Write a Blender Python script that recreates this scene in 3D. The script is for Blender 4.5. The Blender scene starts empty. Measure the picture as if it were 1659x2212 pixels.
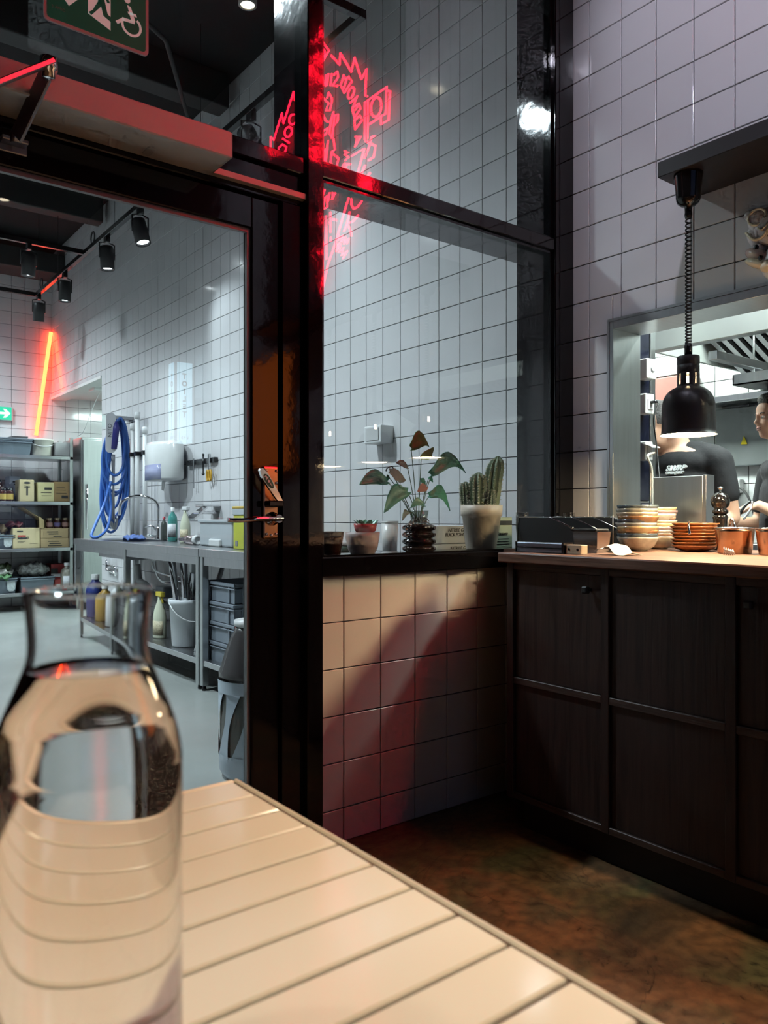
import bpy, bmesh, math, random
from mathutils import Vector, Matrix, Euler
random.seed(7)
S = bpy.context.scene
COL = S.collection

# ------------------------------------------------------------------ camera, world, light, exposure
FPX, CXP, CYP, EYE = 1681.0, 829.5, 1114.0, 1.049        # focal length and centre in pixels of 1659x2212, eye height
TH = math.radians(37.8)
SN, CS = math.sin(TH), math.cos(TH)
cam_d = bpy.data.cameras.new('camera')
cam_d.sensor_fit = 'HORIZONTAL'; cam_d.sensor_width = 36.0
cam_d.lens = FPX / 1659.0 * 36.0
cam_d.shift_y = (CYP - 1106.0) / 1659.0
cam_d.clip_start = 0.02
cam_d.dof.use_dof = True; cam_d.dof.focus_distance = 3.1; cam_d.dof.aperture_fstop = 11.0
cam = bpy.data.objects.new('camera', cam_d); COL.objects.link(cam)
cam.location = (0, 0, EYE); cam.rotation_euler = (math.pi / 2, 0, -TH)
S.camera = cam
S.view_settings.view_transform = 'Standard'; S.view_settings.look = 'None'
S.view_settings.exposure = 0.0; S.view_settings.gamma = 1.0; S.view_settings.use_curve_mapping = False
cy_ = S.cycles
cy_.max_bounces = 9; cy_.transparent_max_bounces = 16; cy_.transmission_bounces = 9; cy_.glossy_bounces = 3; cy_.diffuse_bounces = 2
cy_.use_adaptive_sampling = True; cy_.adaptive_threshold = 0.08; cy_.adaptive_min_samples = 12
cy_.sample_clamp_indirect = 6.0; cy_.caustics_reflective = False; cy_.caustics_refractive = False
W = bpy.data.worlds.new('dusk'); S.world = W; W.use_nodes = True
W.node_tree.nodes['Background'].inputs[0].default_value = (0.20, 0.27, 0.55, 1)
W.node_tree.nodes['Background'].inputs[1].default_value = 0.4

def ray(u, v):
    a = (u - CXP) / FPX; b = -(v - CYP) / FPX
    return Vector((SN + CS * a, CS - SN * a, b))
def at(u, v, X=None, Y=None, Z=None):
    """the point of the place seen at photograph pixel (u, v) that lies on a plane X, Y or Z"""
    r = ray(u, v)
    t = X / r.x if X is not None else (Y / r.y if Y is not None else (Z - EYE) / r.z)
    return Vector((r.x * t, r.y * t, EYE + r.z * t))
def mpp(p):
    return (SN * p[0] + CS * p[1]) / FPX            # metres per pixel at a point

# ------------------------------------------------------------------ materials
MATS = {}
def _nt(name):
    m = bpy.data.materials.new(name); m.use_nodes = True
    nt = m.node_tree
    return m, nt, nt.nodes['Principled BSDF']
def mat(name, col, rough=0.5, metal=0.0, var=0.06, scale=6.0, bump=0.0, bscale=40.0, spec=0.5, trans=0.0, ior=1.5,
        coat=0.0, stretch=None, col2=None, alpha=1.0, sub=0.0, dist=0.0):
    if name in MATS: return MATS[name]
    m, nt, p = _nt(name)
    c = tuple(col) + (1,)
    tc = nt.nodes.new('ShaderNodeTexCoord'); mp = nt.nodes.new('ShaderNodeMapping')
    nt.links.new(tc.outputs['Object'], mp.inputs[0])
    if stretch: mp.inputs['Scale'].default_value = stretch
    nz = nt.nodes.new('ShaderNodeTexNoise'); nz.inputs['Scale'].default_value = scale; nz.inputs['Detail'].default_value = 5
    nz.inputs['Distortion'].default_value = dist
    nt.links.new(mp.outputs[0], nz.inputs['Vector'])
    cr = nt.nodes.new('ShaderNodeValToRGB')
    c2 = tuple(col2) if col2 else tuple(max(0, x * (1 - 2.2 * var)) for x in col)
    cr.color_ramp.elements[0].position = 0.3; cr.color_ramp.elements[1].position = 0.7
    cr.color_ramp.elements[0].color = c2 + (1,); cr.color_ramp.elements[1].color = c
    nt.links.new(nz.outputs['Fac'], cr.inputs[0]); nt.links.new(cr.outputs[0], p.inputs['Base Color'])
    p.inputs['Roughness'].default_value = rough; p.inputs['Metallic'].default_value = metal
    p.inputs['Specular IOR Level'].default_value = spec; p.inputs['Transmission Weight'].default_value = trans
    p.inputs['IOR'].default_value = ior; p.inputs['Coat Weight'].default_value = coat
    p.inputs['Alpha'].default_value = alpha
    if sub: p.inputs['Subsurface Weight'].default_value = sub; p.inputs['Subsurface Radius'].default_value = (0.02, 0.008, 0.004)
    if bump:
        n2 = nt.nodes.new('ShaderNodeTexNoise'); n2.inputs['Scale'].default_value = bscale; n2.inputs['Detail'].default_value = 4
        nt.links.new(mp.outputs[0], n2.inputs['Vector'])
        b = nt.nodes.new('ShaderNodeBump'); b.inputs['Strength'].default_value = bump; b.inputs['Distance'].default_value = 0.01
        nt.links.new(n2.outputs['Fac'], b.inputs['Height']); nt.links.new(b.outputs[0], p.inputs['Normal'])
    MATS[name] = m
    return m
def emit(name, col, strength):
    if name in MATS: return MATS[name]
    m, nt, p = _nt(name)
    p.inputs['Base Color'].default_value = (0.02, 0.02, 0.02, 1)
    p.inputs['Emission Color'].default_value = tuple(col) + (1,); p.inputs['Emission Strength'].default_value = strength
    MATS[name] = m
    return m
def pane_mat(name, tint=(0.93, 0.95, 0.95), f0=0.045):
    """window glass: Fresnel mirror over clear transmission, the same from both sides"""
    m = bpy.data.materials.new(name); m.use_nodes = True; nt = m.node_tree
    for n in list(nt.nodes):
        if n.type == 'BSDF_PRINCIPLED': nt.nodes.remove(n)
    out = [n for n in nt.nodes if n.type == 'OUTPUT_MATERIAL'][0]
    tr = nt.nodes.new('ShaderNodeBsdfTransparent'); tr.inputs[0].default_value = tuple(tint) + (1,)
    gl = nt.nodes.new('ShaderNodeBsdfGlossy'); gl.inputs['Roughness'].default_value = 0.0
    lw = nt.nodes.new('ShaderNodeLayerWeight'); lw.inputs[0].default_value = 0.5
    pw = nt.nodes.new('ShaderNodeMath'); pw.operation = 'POWER'; pw.inputs[1].default_value = 5
    ml = nt.nodes.new('ShaderNodeMath'); ml.operation = 'MULTIPLY_ADD'; ml.inputs[1].default_value = 1 - f0; ml.inputs[2].default_value = f0
    mx = nt.nodes.new('ShaderNodeMixShader')
    nt.links.new(lw.outputs['Facing'], pw.inputs[0]); nt.links.new(pw.outputs[0], ml.inputs[0])
    nt.links.new(ml.outputs[0], mx.inputs[0]); nt.links.new(tr.outputs[0], mx.inputs[1]); nt.links.new(gl.outputs[0], mx.inputs[2])
    nt.links.new(mx.outputs[0], out.inputs[0])
    MATS[name] = m
    return m
def wood(name, dark, light, axis='z', rough=0.45):
    m, nt, p = _nt(name)
    tc = nt.nodes.new('ShaderNodeTexCoord'); mp = nt.nodes.new('ShaderNodeMapping')
    nt.links.new(tc.outputs['Object'], mp.inputs[0])
    mp.inputs['Scale'].default_value = {'z': (14, 14, 0.9), 'y': (14, 0.9, 14), 'x': (0.9, 14, 14)}[axis]
    n1 = nt.nodes.new('ShaderNodeTexNoise'); n1.inputs['Scale'].default_value = 1.3; n1.inputs['Detail'].default_value = 3; n1.inputs['Distortion'].default_value = 1.2
    nt.links.new(mp.outputs[0], n1.inputs['Vector'])
    ml = nt.nodes.new('ShaderNodeMath'); ml.operation = 'MULTIPLY'; ml.inputs[1].default_value = 16
    sn = nt.nodes.new('ShaderNodeMath'); sn.operation = 'SINE'
    nt.links.new(n1.outputs['Fac'], ml.inputs[0]); nt.links.new(ml.outputs[0], sn.inputs[0])
    n2 = nt.nodes.new('ShaderNodeTexNoise'); n2.inputs['Scale'].default_value = 9; n2.inputs['Detail'].default_value = 6
    nt.links.new(mp.outputs[0], n2.inputs['Vector'])
    ad = nt.nodes.new('ShaderNodeMath'); ad.operation = 'MULTIPLY_ADD'; ad.inputs[1].default_value = 0.25
    nt.links.new(sn.outputs[0], ad.inputs[0]); nt.links.new(n2.outputs['Fac'], ad.inputs[2])
    cr = nt.nodes.new('ShaderNodeValToRGB'); cr.color_ramp.elements[0].position = 0.2; cr.color_ramp.elements[1].position = 0.85
    cr.color_ramp.elements[0].color = tuple(dark) + (1,); cr.color_ramp.elements[1].color = tuple(light) + (1,)
    nt.links.new(ad.outputs[0], cr.inputs[0]); nt.links.new(cr.outputs[0], p.inputs['Base Color'])
    p.inputs['Roughness'].default_value = rough
    b = nt.nodes.new('ShaderNodeBump'); b.inputs['Strength'].default_value = 0.25; b.inputs['Distance'].default_value = 0.004
    nt.links.new(ad.outputs[0], b.inputs['Height']); nt.links.new(b.outputs[0], p.inputs['Normal'])
    MATS[name] = m
    return m

TILE = mat('tile_glaze', (0.66, 0.655, 0.665), 0.12, var=0.02, scale=3, bump=0.03, bscale=9)
TILE_N = mat('tile_glaze_low', (0.68, 0.66, 0.62), 0.3, var=0.02, scale=3, bump=0.03, bscale=9)
GROUT = mat('grout_dark', (0.045, 0.045, 0.055), 0.9)
TTILE = mat('table_tile', (0.72, 0.69, 0.61), 0.10, var=0.02, scale=4, bump=0.02, bscale=7)
GROUT_T = mat('grout_brown', (0.10, 0.07, 0.065), 0.9)
BLACK = mat('black_lacquer', (0.005, 0.005, 0.006), 0.065, var=0.1, bump=0.07, bscale=11, spec=0.55)
BLACKM = mat('black_matte', (0.012, 0.012, 0.013), 0.5, var=0.1)
BLACKP = mat('black_plastic', (0.010, 0.010, 0.011), 0.25, var=0.1)
STEEL = mat('stainless', (0.55, 0.56, 0.57), 0.28, metal=1.0, var=0.05, scale=3, stretch=(1, 20, 1), bump=0.02, bscale=20)
STEELV = mat('stainless_vertical', (0.55, 0.57, 0.57), 0.3, metal=1.0, var=0.05, scale=3, stretch=(20, 20, 1), bump=0.02, bscale=20)
CHROME = mat('chrome', (0.75, 0.75, 0.76), 0.06, metal=1.0, var=0.02)
ALU = mat('aluminium', (0.42, 0.43, 0.45), 0.33, metal=1.0, var=0.05)
WHITEP = mat('white_plastic', (0.75, 0.76, 0.76), 0.35, var=0.02)
GREYP = mat('grey_plastic', (0.20, 0.23, 0.27), 0.45, var=0.05)
PANE = pane_mat('window_glass')
WOODV = wood('dark_oak_vertical', (0.011, 0.0058, 0.0050), (0.031, 0.016, 0.013), 'z', 0.5)
WOODY = wood('dark_oak_rail', (0.020, 0.011, 0.008), (0.062, 0.036, 0.027), 'y', 0.5)
WOODT = wood('oak_worktop', (0.085, 0.040, 0.026), (0.21, 0.11, 0.075), 'y', 0.42)
DARKCEIL = mat('black_ceiling_paint', (0.006, 0.006, 0.007), 0.9, var=0.15)
CARD = mat('cardboard', (0.42, 0.31, 0.17), 0.85, var=0.06)
CARDL = mat('cardboard_light', (0.62, 0.51, 0.30), 0.85, var=0.05)

# ------------------------------------------------------------------ mesh helpers
class MB:
    def __init__(s): s.v = []; s.f = []; s.s = []
    def add(s, vs, fs, M=None, smooth=False):
        o = len(s.v)
        for p in vs:
            p = Vector(p); s.v.append(tuple(M @ p if M is not None else p))
        for f in fs: s.f.append([o + i for i in f]); s.s.append(smooth)
        return s
    def box(s, x0, x1, y0, y1, z0, z1, b=0.0, M=None):
        if b <= 0:
            vs = [(x, y, z) for x in (x0, x1) for y in (y0, y1) for z in (z0, z1)]
            return s.add(vs, [(0, 1, 3, 2), (4, 6, 7, 5), (0, 4, 5, 1), (2, 3, 7, 6), (0, 2, 6, 4), (1, 5, 7, 3)], M)
        b = min(b, (x1 - x0) * .49, (y1 - y0) * .49, (z1 - z0) * .49)
        bm = bmesh.new(); bmesh.ops.create_cube(bm, size=1)
        for v in bm.verts:
            v.co = Vector(((x0 + x1) / 2 + v.co.x * (x1 - x0), (y0 + y1) / 2 + v.co.y * (y1 - y0), (z0 + z1) / 2 + v.co.z * (z1 - z0)))
        bmesh.ops.bevel(bm, geom=list(bm.edges), offset=b, segments=2 if b > 0.004 else 1, profile=0.5, affect='EDGES')
        s.addbm(bm, M, False); bm.free(); return s
    def addbm(s, bm, M=None, smooth=False):
        bm.verts.index_update()
        return s.add([v.co for v in bm.verts], [[v.index for v in f.verts] for f in bm.faces], M, smooth)
    def tube(s, pts, r, n=10, closed=False, caps=True, smooth=True):
        pts = [Vector(p) for p in pts]; m = len(pts)
        rs = r if isinstance(r, (list, tuple)) else [r] * m
        tg = []
        for i in range(m):
            a = pts[(i - 1) % m] if (closed or i > 0) else pts[i]
            b = pts[(i + 1) % m] if (closed or i < m - 1) else pts[i]
            t = (b - a); tg.append(t.normalized() if t.length > 1e-9 else Vector((0, 0, 1)))
        nrm = tg[0].orthogonal().normalized(); vs = []
        for i in range(m):
            nrm = nrm - tg[i] * nrm.dot(tg[i])
            nrm = nrm.normalized() if nrm.length > 1e-6 else tg[i].orthogonal().normalized()
            bi = tg[i].cross(nrm)
            for k in range(n):
                a = 2 * math.pi * k / n
                vs.append(pts[i] + (nrm * math.cos(a) + bi * math.sin(a)) * rs[i])
        fs = []
        for i in range(m if closed else m - 1):
            j = (i + 1) % m
            for k in range(n):
                fs.append((i * n + k, i * n + (k + 1) % n, j * n + (k + 1) % n, j * n + k))
        s.add(vs, fs, None, smooth)
        if caps and not closed:
            o = len(s.v) - len(vs)
            s.f.append([o + k for k in range(n)][::-1]); s.s.append(False)
            s.f.append([o + (m - 1) * n + k for k in range(n)]); s.s.append(False)
        return s
    def lathe(s, prof, n=28, c=(0, 0, 0), M=None, smooth=True, caps=True):
        vs = []; fs = []; m = len(prof)
        for (r, z) in prof:
            for k in range(n):
                a = 2 * math.pi * k / n
                vs.append((c[0] + r * math.cos(a), c[1] + r * math.sin(a), c[2] + z))
        for i in range(m - 1):
            for k in range(n):
                fs.append((i * n + k, i * n + (k + 1) % n, (i + 1) * n + (k + 1) % n, (i + 1) * n + k))
        s.add(vs, fs, M, smooth)
        if caps:
            o = len(s.v) - len(vs)
            if prof[0][0] > 1e-5: s.f.append([o + k for k in range(n)][::-1]); s.s.append(False)
            if prof[-1][0] > 1e-5: s.f.append([o + (m - 1) * n + k for k in range(n)]); s.s.append(False)
        return s
    def prism(s, poly, d, M=None):
        n = len(poly)
        vs = [(x, y, 0) for x, y in poly] + [(x, y, d) for x, y in poly]
        fs = [list(range(n))[::-1], list(range(n, 2 * n))] + [(i, (i + 1) % n, n + (i + 1) % n, n + i) for i in range(n)]
        return s.add(vs, fs, M)
    def ball(s, c, r, M=None, seg=16, rings=10, rot=None):
        r = (r, r, r) if not isinstance(r, (tuple, list)) else r
        bm = bmesh.new(); bmesh.ops.create_uvsphere(bm, u_segments=seg, v_segments=rings, radius=1)
        R = (Euler(rot).to_matrix() if rot else Matrix.Identity(3))
        for v in bm.verts: v.co = R @ Vector((v.co.x * r[0], v.co.y * r[1], v.co.z * r[2])) + Vector(c)
        s.addbm(bm, M, True); bm.free(); return s
    def cap(s, p0, p1, r0, r1, n=14):
        p0, p1 = Vector(p0), Vector(p1); d = (p1 - p0)
        pts = []; rs = []
        L = d.length or 1e-6; t = d / L
        for k in range(5):
            a = math.pi / 2 * (1 - k / 4); pts.append(p0 - t * r0 * math.sin(a)); rs.append(max(r0 * math.cos(a), r0 * .05))
        for k in range(5):
            a = math.pi / 2 * k / 4; pts.append(p1 + t * r1 * math.sin(a)); rs.append(max(r1 * math.cos(a), r1 * .05))
        return s.tube(pts, rs, n)
    def build(s, name, m, parent=None, local=False, smooth=None, **kw):
        me = bpy.data.meshes.new(name)
        off = Vector(parent_loc(parent)) if (parent is not None and not local) else Vector((0, 0, 0))
        me.from_pydata([tuple(Vector(p) - off) for p in s.v], [], s.f); me.update()
        me.polygons.foreach_set('use_smooth', [bool(x) if smooth is None else smooth for x in s.s])
        bm = bmesh.new(); bm.from_mesh(me); bmesh.ops.recalc_face_normals(bm, faces=bm.faces); bm.to_mesh(me); bm.free()
        me.materials.append(m)
        return link(name, me, parent, **kw)
def parent_loc(p):
    l = Vector((0, 0, 0))
    while p is not None: l = l + p.location; p = p.parent
    return l
def link(name, me, parent=None, label=None, cat=None, group=None, kind=None):
    o = bpy.data.objects.new(name, me); COL.objects.link(o)
    if parent is not None: o.parent = parent
    return tag(o, label, cat, group, kind)
def tag(o, label=None, cat=None, group=None, kind=None):
    if label: o['label'] = label
    if cat: o['category'] = cat
    if group: o['group'] = group
    if kind: o['kind'] = kind
    return o
def thing(name, label, cat, loc=(0, 0, 0), rz=0.0, group=None, kind=None):
    o = bpy.data.objects.new(name, None); COL.objects.link(o); o.empty_display_size = 0.05
    o.location = loc; o.rotation_euler = (0, 0, rz)
    return tag(o, label, cat, group, kind)
def kids(o): return [c for c in bpy.data.objects if c.parent == o]
def dup(o, loc, rz=None, label=None, parent=None):
    c = o.copy(); COL.objects.link(c)
    if parent is not None: c.parent = parent
    else:
        c.location = loc
        if rz is not None: c.rotation_euler = (0, 0, rz)
        if label: c['label'] = label
    for k in kids(o): dup(k, None, parent=c)
    return c
def text(name, body, size, m, parent, M, depth=0.0012, align='CENTER', sx=1.0, shear=0.0, bold=0.0):
    cu = bpy.data.curves.new('lettering', 'FONT'); cu.body = body; cu.size = size; cu.extrude = depth / 2; cu.offset = bold
    cu.align_x = align; cu.align_y = 'CENTER'; cu.resolution_u = 3; cu.shear = shear
    t = bpy.data.objects.new('lettering', cu); COL.objects.link(t)
    me = bpy.data.meshes.new_from_object(t.evaluated_get(bpy.context.evaluated_depsgraph_get()))
    bpy.data.objects.remove(t); bpy.data.curves.remove(cu)
    off = parent_loc(parent)
    for v in me.vertices: v.co = (M @ Vector((v.co.x * sx, v.co.y, v.co.z))) - off
    me.materials.clear(); me.materials.append(m)
    return link(name, me, parent)
def frame(o, ex, ey):
    """matrix with local x along ex, local y along ey, origin o"""
    ex = Vector(ex).normalized(); ey = Vector(ey).normalized(); ez = ex.cross(ey)
    return Matrix(((ex.x, ey.x, ez.x, o[0]), (ex.y, ey.y, ez.y, o[1]), (ex.z, ey.z, ez.z, o[2]), (0, 0, 0, 1)))
def spot(name, loc, target, power, size_deg, blend, col, rad=0.03, parent=None):
    L = bpy.data.lights.new(name, 'SPOT'); L.energy = power; L.spot_size = math.radians(size_deg); L.spot_blend = blend
    L.color = col; L.shadow_soft_size = rad
    o = bpy.data.objects.new(name, L); COL.objects.link(o)
    off = parent_loc(parent) if parent is not None else Vector((0, 0, 0))
    if parent is not None: o.parent = parent
    o.location = Vector(loc) - off
    o.rotation_euler = (Vector(target) - Vector(loc)).to_track_quat('-Z', 'Y').to_euler()
    return o
def smoothpath(pts, k=6, closed=False):
    """Catmull-Rom through the points"""
    P = [Vector(p) for p in pts]; out = []; n = len(P)
    rng = range(n) if closed else range(n - 1)
    for i in rng:
        p0 = P[(i - 1) % n] if (closed or i > 0) else P[i]; p1 = P[i]; p2 = P[(i + 1) % n]
        p3 = P[(i + 2) % n] if (closed or i + 2 < n) else p2
        for j in range(k):
            t = j / k
            out.append(0.5 * ((2 * p1) + (p2 - p0) * t + (2 * p0 - 5 * p1 + 4 * p2 - p3) * t * t + (3 * p1 - p0 - 3 * p2 + p3) * t ** 3))
    if not closed: out.append(P[-1])
    return out

# ------------------------------------------------------------------ the rooms
XW, YP, YB, ZC = 2.555, 2.06, 9.75, 4.16           # long tiled wall, partition, far wall, ceiling
PD = 2.24                                           # rear of the deep partition frame
PITCH, Z0 = 0.15, 0.108

TILE_CACHE = {}
def tile_mesh(w, h, t, m):
    k = (round(w, 3), round(h, 3), t, m.name)
    if k in TILE_CACHE: return TILE_CACHE[k]
    b = 0.0016; w2, h2 = w / 2, h / 2
    vs = [(-w2, -h2, 0), (w2, -h2, 0), (w2, h2, 0), (-w2, h2, 0),
          (-w2, -h2, t - b), (w2, -h2, t - b), (w2, h2, t - b), (-w2, h2, t - b),
          (-w2 + b, -h2 + b, t), (w2 - b, -h2 + b, t), (w2 - b, h2 - b, t), (-w2 + b, h2 - b, t)]
    fs = [(8, 9, 10, 11)] + [(i, (i + 1) % 4, 4 + (i + 1) % 4, 4 + i) for i in range(4)] + [(4 + i, 4 + (i + 1) % 4, 8 + (i + 1) % 4, 8 + i) for i in range(4)]
    me = bpy.data.meshes.new('tile'); me.from_pydata(vs, [], fs); me.update(); me.materials.append(m)
    TILE_CACHE[k] = me
    return me
def cut(rect, holes):
    rs = [rect]
    for (a0, a1, b0, b1) in holes:
        nr = []
        for (x0, x1, y0, y1) in rs:
            if x1 <= a0 or x0 >= a1 or y1 <= b0 or y0 >= b1: nr.append((x0, x1, y0, y1)); continue
            if x0 < a0: nr.append((x0, a0, y0, y1))
            if x1 > a1: nr.append((a1, x1, y0, y1))
            xa, xb = max(x0, a0), min(x1, a1)
            if y0 < b0: nr.append((xa, xb, y0, b0))
            if y1 > b1: nr.append((xa, xb, b1, y1))
        rs = nr
    return [r for r in rs if r[1] - r[0] > 0.012 and r[3] - r[2] > 0.012]
def tiles(parent, axis, plane, s0, s1, joint, z0, z1, holes, single, m=TILE, joint_w=0.0035, t=0.007, pitch=PITCH, zj=Z0, limit=300):
    """glazed tiles on a wall plane; axis 'x': wall faces -x and runs along y; 'y': faces -y and runs along x.
    single(s, z) ranks the tiles that become objects of their own; the remainder is one 'stuff' part"""
    cells = []
    k0 = math.floor((s0 - joint) / pitch); k1 = math.ceil((s1 - joint) / pitch)
    r0 = math.floor((z0 - zj) / pitch); r1 = math.ceil((z1 - zj) / pitch)
    for i in range(k0, k1):
        for j in range(r0, r1):
            a0, a1 = max(s0, joint + i * pitch), min(s1, joint + (i + 1) * pitch)
            b0, b1 = max(z0, zj + j * pitch), min(z1, zj + (j + 1) * pitch)
            if a1 - a0 < 0.012 or b1 - b0 < 0.012: continue
            cells += cut((a0, a1, b0, b1), holes)
    ranked = sorted(((single((c[0] + c[1]) / 2, (c[2] + c[3]) / 2), c) for c in cells), key=lambda q: q[0])
    R = Matrix(((0, 0, -1), (-1, 0, 0), (0, 1, 0))) if axis == 'x' else Matrix(((1, 0, 0), (0, 0, -1), (0, 1, 0)))
    rest = MB(); off = parent_loc(parent); n = 0
    for rank, (a0, a1, b0, b1) in ranked:
        me = tile_mesh(a1 - a0 - joint_w, b1 - b0 - joint_w, t, m)
        c = Vector((plane, (a0 + a1) / 2, (b0 + b1) / 2)) if axis == 'x' else Vector(((a0 + a1) / 2, plane, (b0 + b1) / 2))
        tilt = Euler((random.gauss(0, .0016), random.gauss(0, .0016), 0)).to_matrix()
        M = (R @ tilt).to_4x4(); M.translation = c - off
        if rank < 1e8 and n < limit:
            o = link('tile', me, parent); o.matrix_local = M; n += 1
        else:
            rest.add([v.co for v in me.vertices], [list(p.vertices) for p in me.polygons], M)
    if rest.v: rest.build('tile_field', m, parent, local=True, kind='stuff')

def seen(p):
    d = SN * p[0] + CS * p[1]
    if d < 0.2: return 1e9
    u = CXP + FPX * (CS * p[0] - SN * p[1]) / d; v = CYP - FPX * (p[2] - EYE) / d
    return d if (-40 < u < 1700 and -40 < v < 2250) else 1e9

def structure(name, m, label, cat, *boxes):
    b = MB()
    for q in boxes: b.box(*q)
    return b.build(name, m, None, label=label, cat=cat, kind='structure')
def floor_mat():
    m, nt, p = _nt('stained_concrete')
    N = nt.nodes.new; Lk = nt.links.new
    tc = N('ShaderNodeTexCoord')
    def noise(sc, det, dist, off):
        mp = N('ShaderNodeMapping'); mp.inputs['Location'].default_value = off; Lk(tc.outputs['Object'], mp.inputs[0])
        n = N('ShaderNodeTexNoise'); n.inputs['Scale'].default_value = sc; n.inputs['Detail'].default_value = det; n.inputs['Distortion'].default_value = dist
        Lk(mp.outputs[0], n.inputs['Vector']); return n
    def ramp(src, stops):
        r = N('ShaderNodeValToRGB'); e = r.color_ramp.elements
        e[0].position, e[0].color = stops[0][0], stops[0][1] + (1,); e[1].position, e[1].color = stops[-1][0], stops[-1][1] + (1,)
        for q in stops[1:-1]: x = e.new(q[0]); x.color = q[1] + (1,)
        Lk(src, r.inputs[0]); return r
    n1 = noise(2.6, 9, 1.0, (3, 1, 0)); n2 = noise(30, 6, 0, (0, 0, 0)); n3 = noise(4.5, 7, .6, (7, 2, 0)); n4 = noise(1.4, 4, 2.5, (1, 9, 0))
    base = ramp(n1.outputs['Fac'], [(.30, (.055, .040, .024)), (.46, (.12, .070, .036)), (.58, (.19, .095, .042)), (.72, (.10, .075, .04))])
    olive = ramp(n3.outputs['Fac'], [(.50, (0, 0, 0)), (.64, (1, 1, 1))])
    mx = N('ShaderNodeMixRGB'); Lk(olive.outputs[0], mx.inputs[0]); Lk(base.outputs[0], mx.inputs[1]); mx.inputs[2].default_value = (.10, .088, .040, 1)
    gr = N('ShaderNodeMixRGB'); gr.blend_type = 'MULTIPLY'; gr.inputs[0].default_value = .8
    g2 = ramp(n2.outputs['Fac'], [(.35, (.45, .45, .45)), (.65, (1.15, 1.15, 1.15))]); Lk(mx.outputs[0], gr.inputs[1]); Lk(g2.outputs[0], gr.inputs[2])
    crk = ramp(n4.outputs['Fac'], [(.492, (1, 1, 1)), (.5, (.35, .3, .28)), (.508, (1, 1, 1))])
    m2 = N('ShaderNodeMixRGB'); m2.blend_type = 'MULTIPLY'; m2.inputs[0].default_value = .7
    Lk(gr.outputs[0], m2.inputs[1]); Lk(crk.outputs[0], m2.inputs[2]); Lk(m2.outputs[0], p.inputs['Base Color'])
    p.inputs['Roughness'].default_value = .45
    bp = N('ShaderNodeBump'); bp.inputs['Strength'].default_value = .3; bp.inputs['Distance'].default_value = .01
    Lk(n2.outputs['Fac'], bp.inputs['Height']); Lk(bp.outputs[0], p.inputs['Normal'])
    return m
EPOXY = mat('grey_epoxy', (0.40, 0.42, 0.40), 0.22, var=0.06, scale=2.5, bump=0.03, bscale=30)
DARKWALL = mat('dark_wall_paint', (0.035, 0.033, 0.034), 0.8, var=0.1)
KWALL = mat('kitchen_white', (0.72, 0.75, 0.73), 0.5, var=0.02)

structure('floor', floor_mat(), 'dark brown stained concrete floor of the dining room', 'floor', (-2.7, 2.70, -4.2, 2.15, -0.1, 0))
structure('floor_prep_room', EPOXY, 'smooth light grey floor behind the glass door', 'floor', (-2.2, 4.6, 2.15, 9.95, -0.1, 0))
structure('floor_kitchen', mat('kitchen_floor', (0.25, 0.25, 0.25), 0.4), 'grey floor of the open kitchen', 'floor', (2.70, 4.9, -1.0, 2.15, -0.1, 0), (4.6, 4.9, 2.15, 4.2, -0.1, 0))
structure('ceiling', DARKCEIL, 'black painted ceiling over the dining room', 'ceiling', (-2.7, 2.70, -4.2, 2.15, ZC, ZC + .12))
structure('ceiling_prep_room', DARKCEIL, 'black painted ceiling beyond the glass partition', 'ceiling', (-2.2, 2.70, 2.15, 9.95, ZC, ZC + .12))
structure('ceiling_kitchen', KWALL, 'white ceiling of the bright open kitchen', 'ceiling', (2.70, 4.9, -1.0, 4.2, 2.75, 2.87))
structure('ceiling_passage', KWALL, 'white low ceiling beyond the far opening', 'ceiling', (2.562, 4.6, 7.3, 9.75, 2.46, 2.56))

# long tiled wall: dining room side with the pass to the kitchen
OY0, OY1, OZ0, OZ1 = 0.55, 1.845, 0.892, 1.785
wr = structure('wall_right', GROUT, 'white tiled wall with the kitchen pass opening', 'wall',
               (2.562, 2.70, -4.2, OY0, 0, ZC), (2.562, 2.70, OY1, YP, 0, ZC), (2.562, 2.70, OY0, OY1, 0, OZ0), (2.562, 2.70, OY0, OY1, OZ1, ZC))
tiles(wr, 'x', 2.562, -4.2, 2.06, 1.955, 0.0, ZC, [(OY0, OY1, OZ0, OZ1)], lambda s, z: seen((XW, s, z)) if z > .85 else 1e9)
wp = structure('wall_right_prep', GROUT, 'long white tiled wall behind the glass, above the steel tables', 'wall',
               (2.562, 2.70, YP, 7.93, 0, ZC), (2.562, 2.70, 7.93, 9.75, 2.46, ZC))
tiles(wp, 'x', 2.562, 2.06, YB, 1.955, 0.0, ZC, [(7.93, 9.8, 0, 2.46)], lambda s, z: seen((XW, s, z)) if (s > 2.25 and z > 0.86) else 1e9)
structure('trim_2', KWALL, 'white lining over the far opening', 'trim', (2.545, 2.72, 7.93, 9.75, 2.43, 2.46))
wb = structure('wall_back', GROUT, 'white tiled end wall behind the storage shelf', 'wall', (-2.2, 4.6, 9.757, 9.9, 0, ZC))
tiles(wb, 'y', 9.757, -2.2, 4.6, 2.56, 0.0, ZC, [], lambda s, z: seen((s, YB, z)) if not (s > 2.56 and z > 2.46) else 1e9)
wl = structure('wall_partition', GROUT, 'low cream tiled wall under the glass partition', 'wall', (1.336, 2.555, 2.067, 2.225, 0, 0.857))
tiles(wl, 'y', 2.067, 1.337, 2.555, 1.434, 0.0, 0.857, [], lambda s, z: seen((s, YP, z)), m=TILE_N)
structure('wall_left', DARKWALL, 'dark wall on the left of the dining room', 'wall', (-2.85, -2.7, -4.2, 2.15, 0, ZC))
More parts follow.
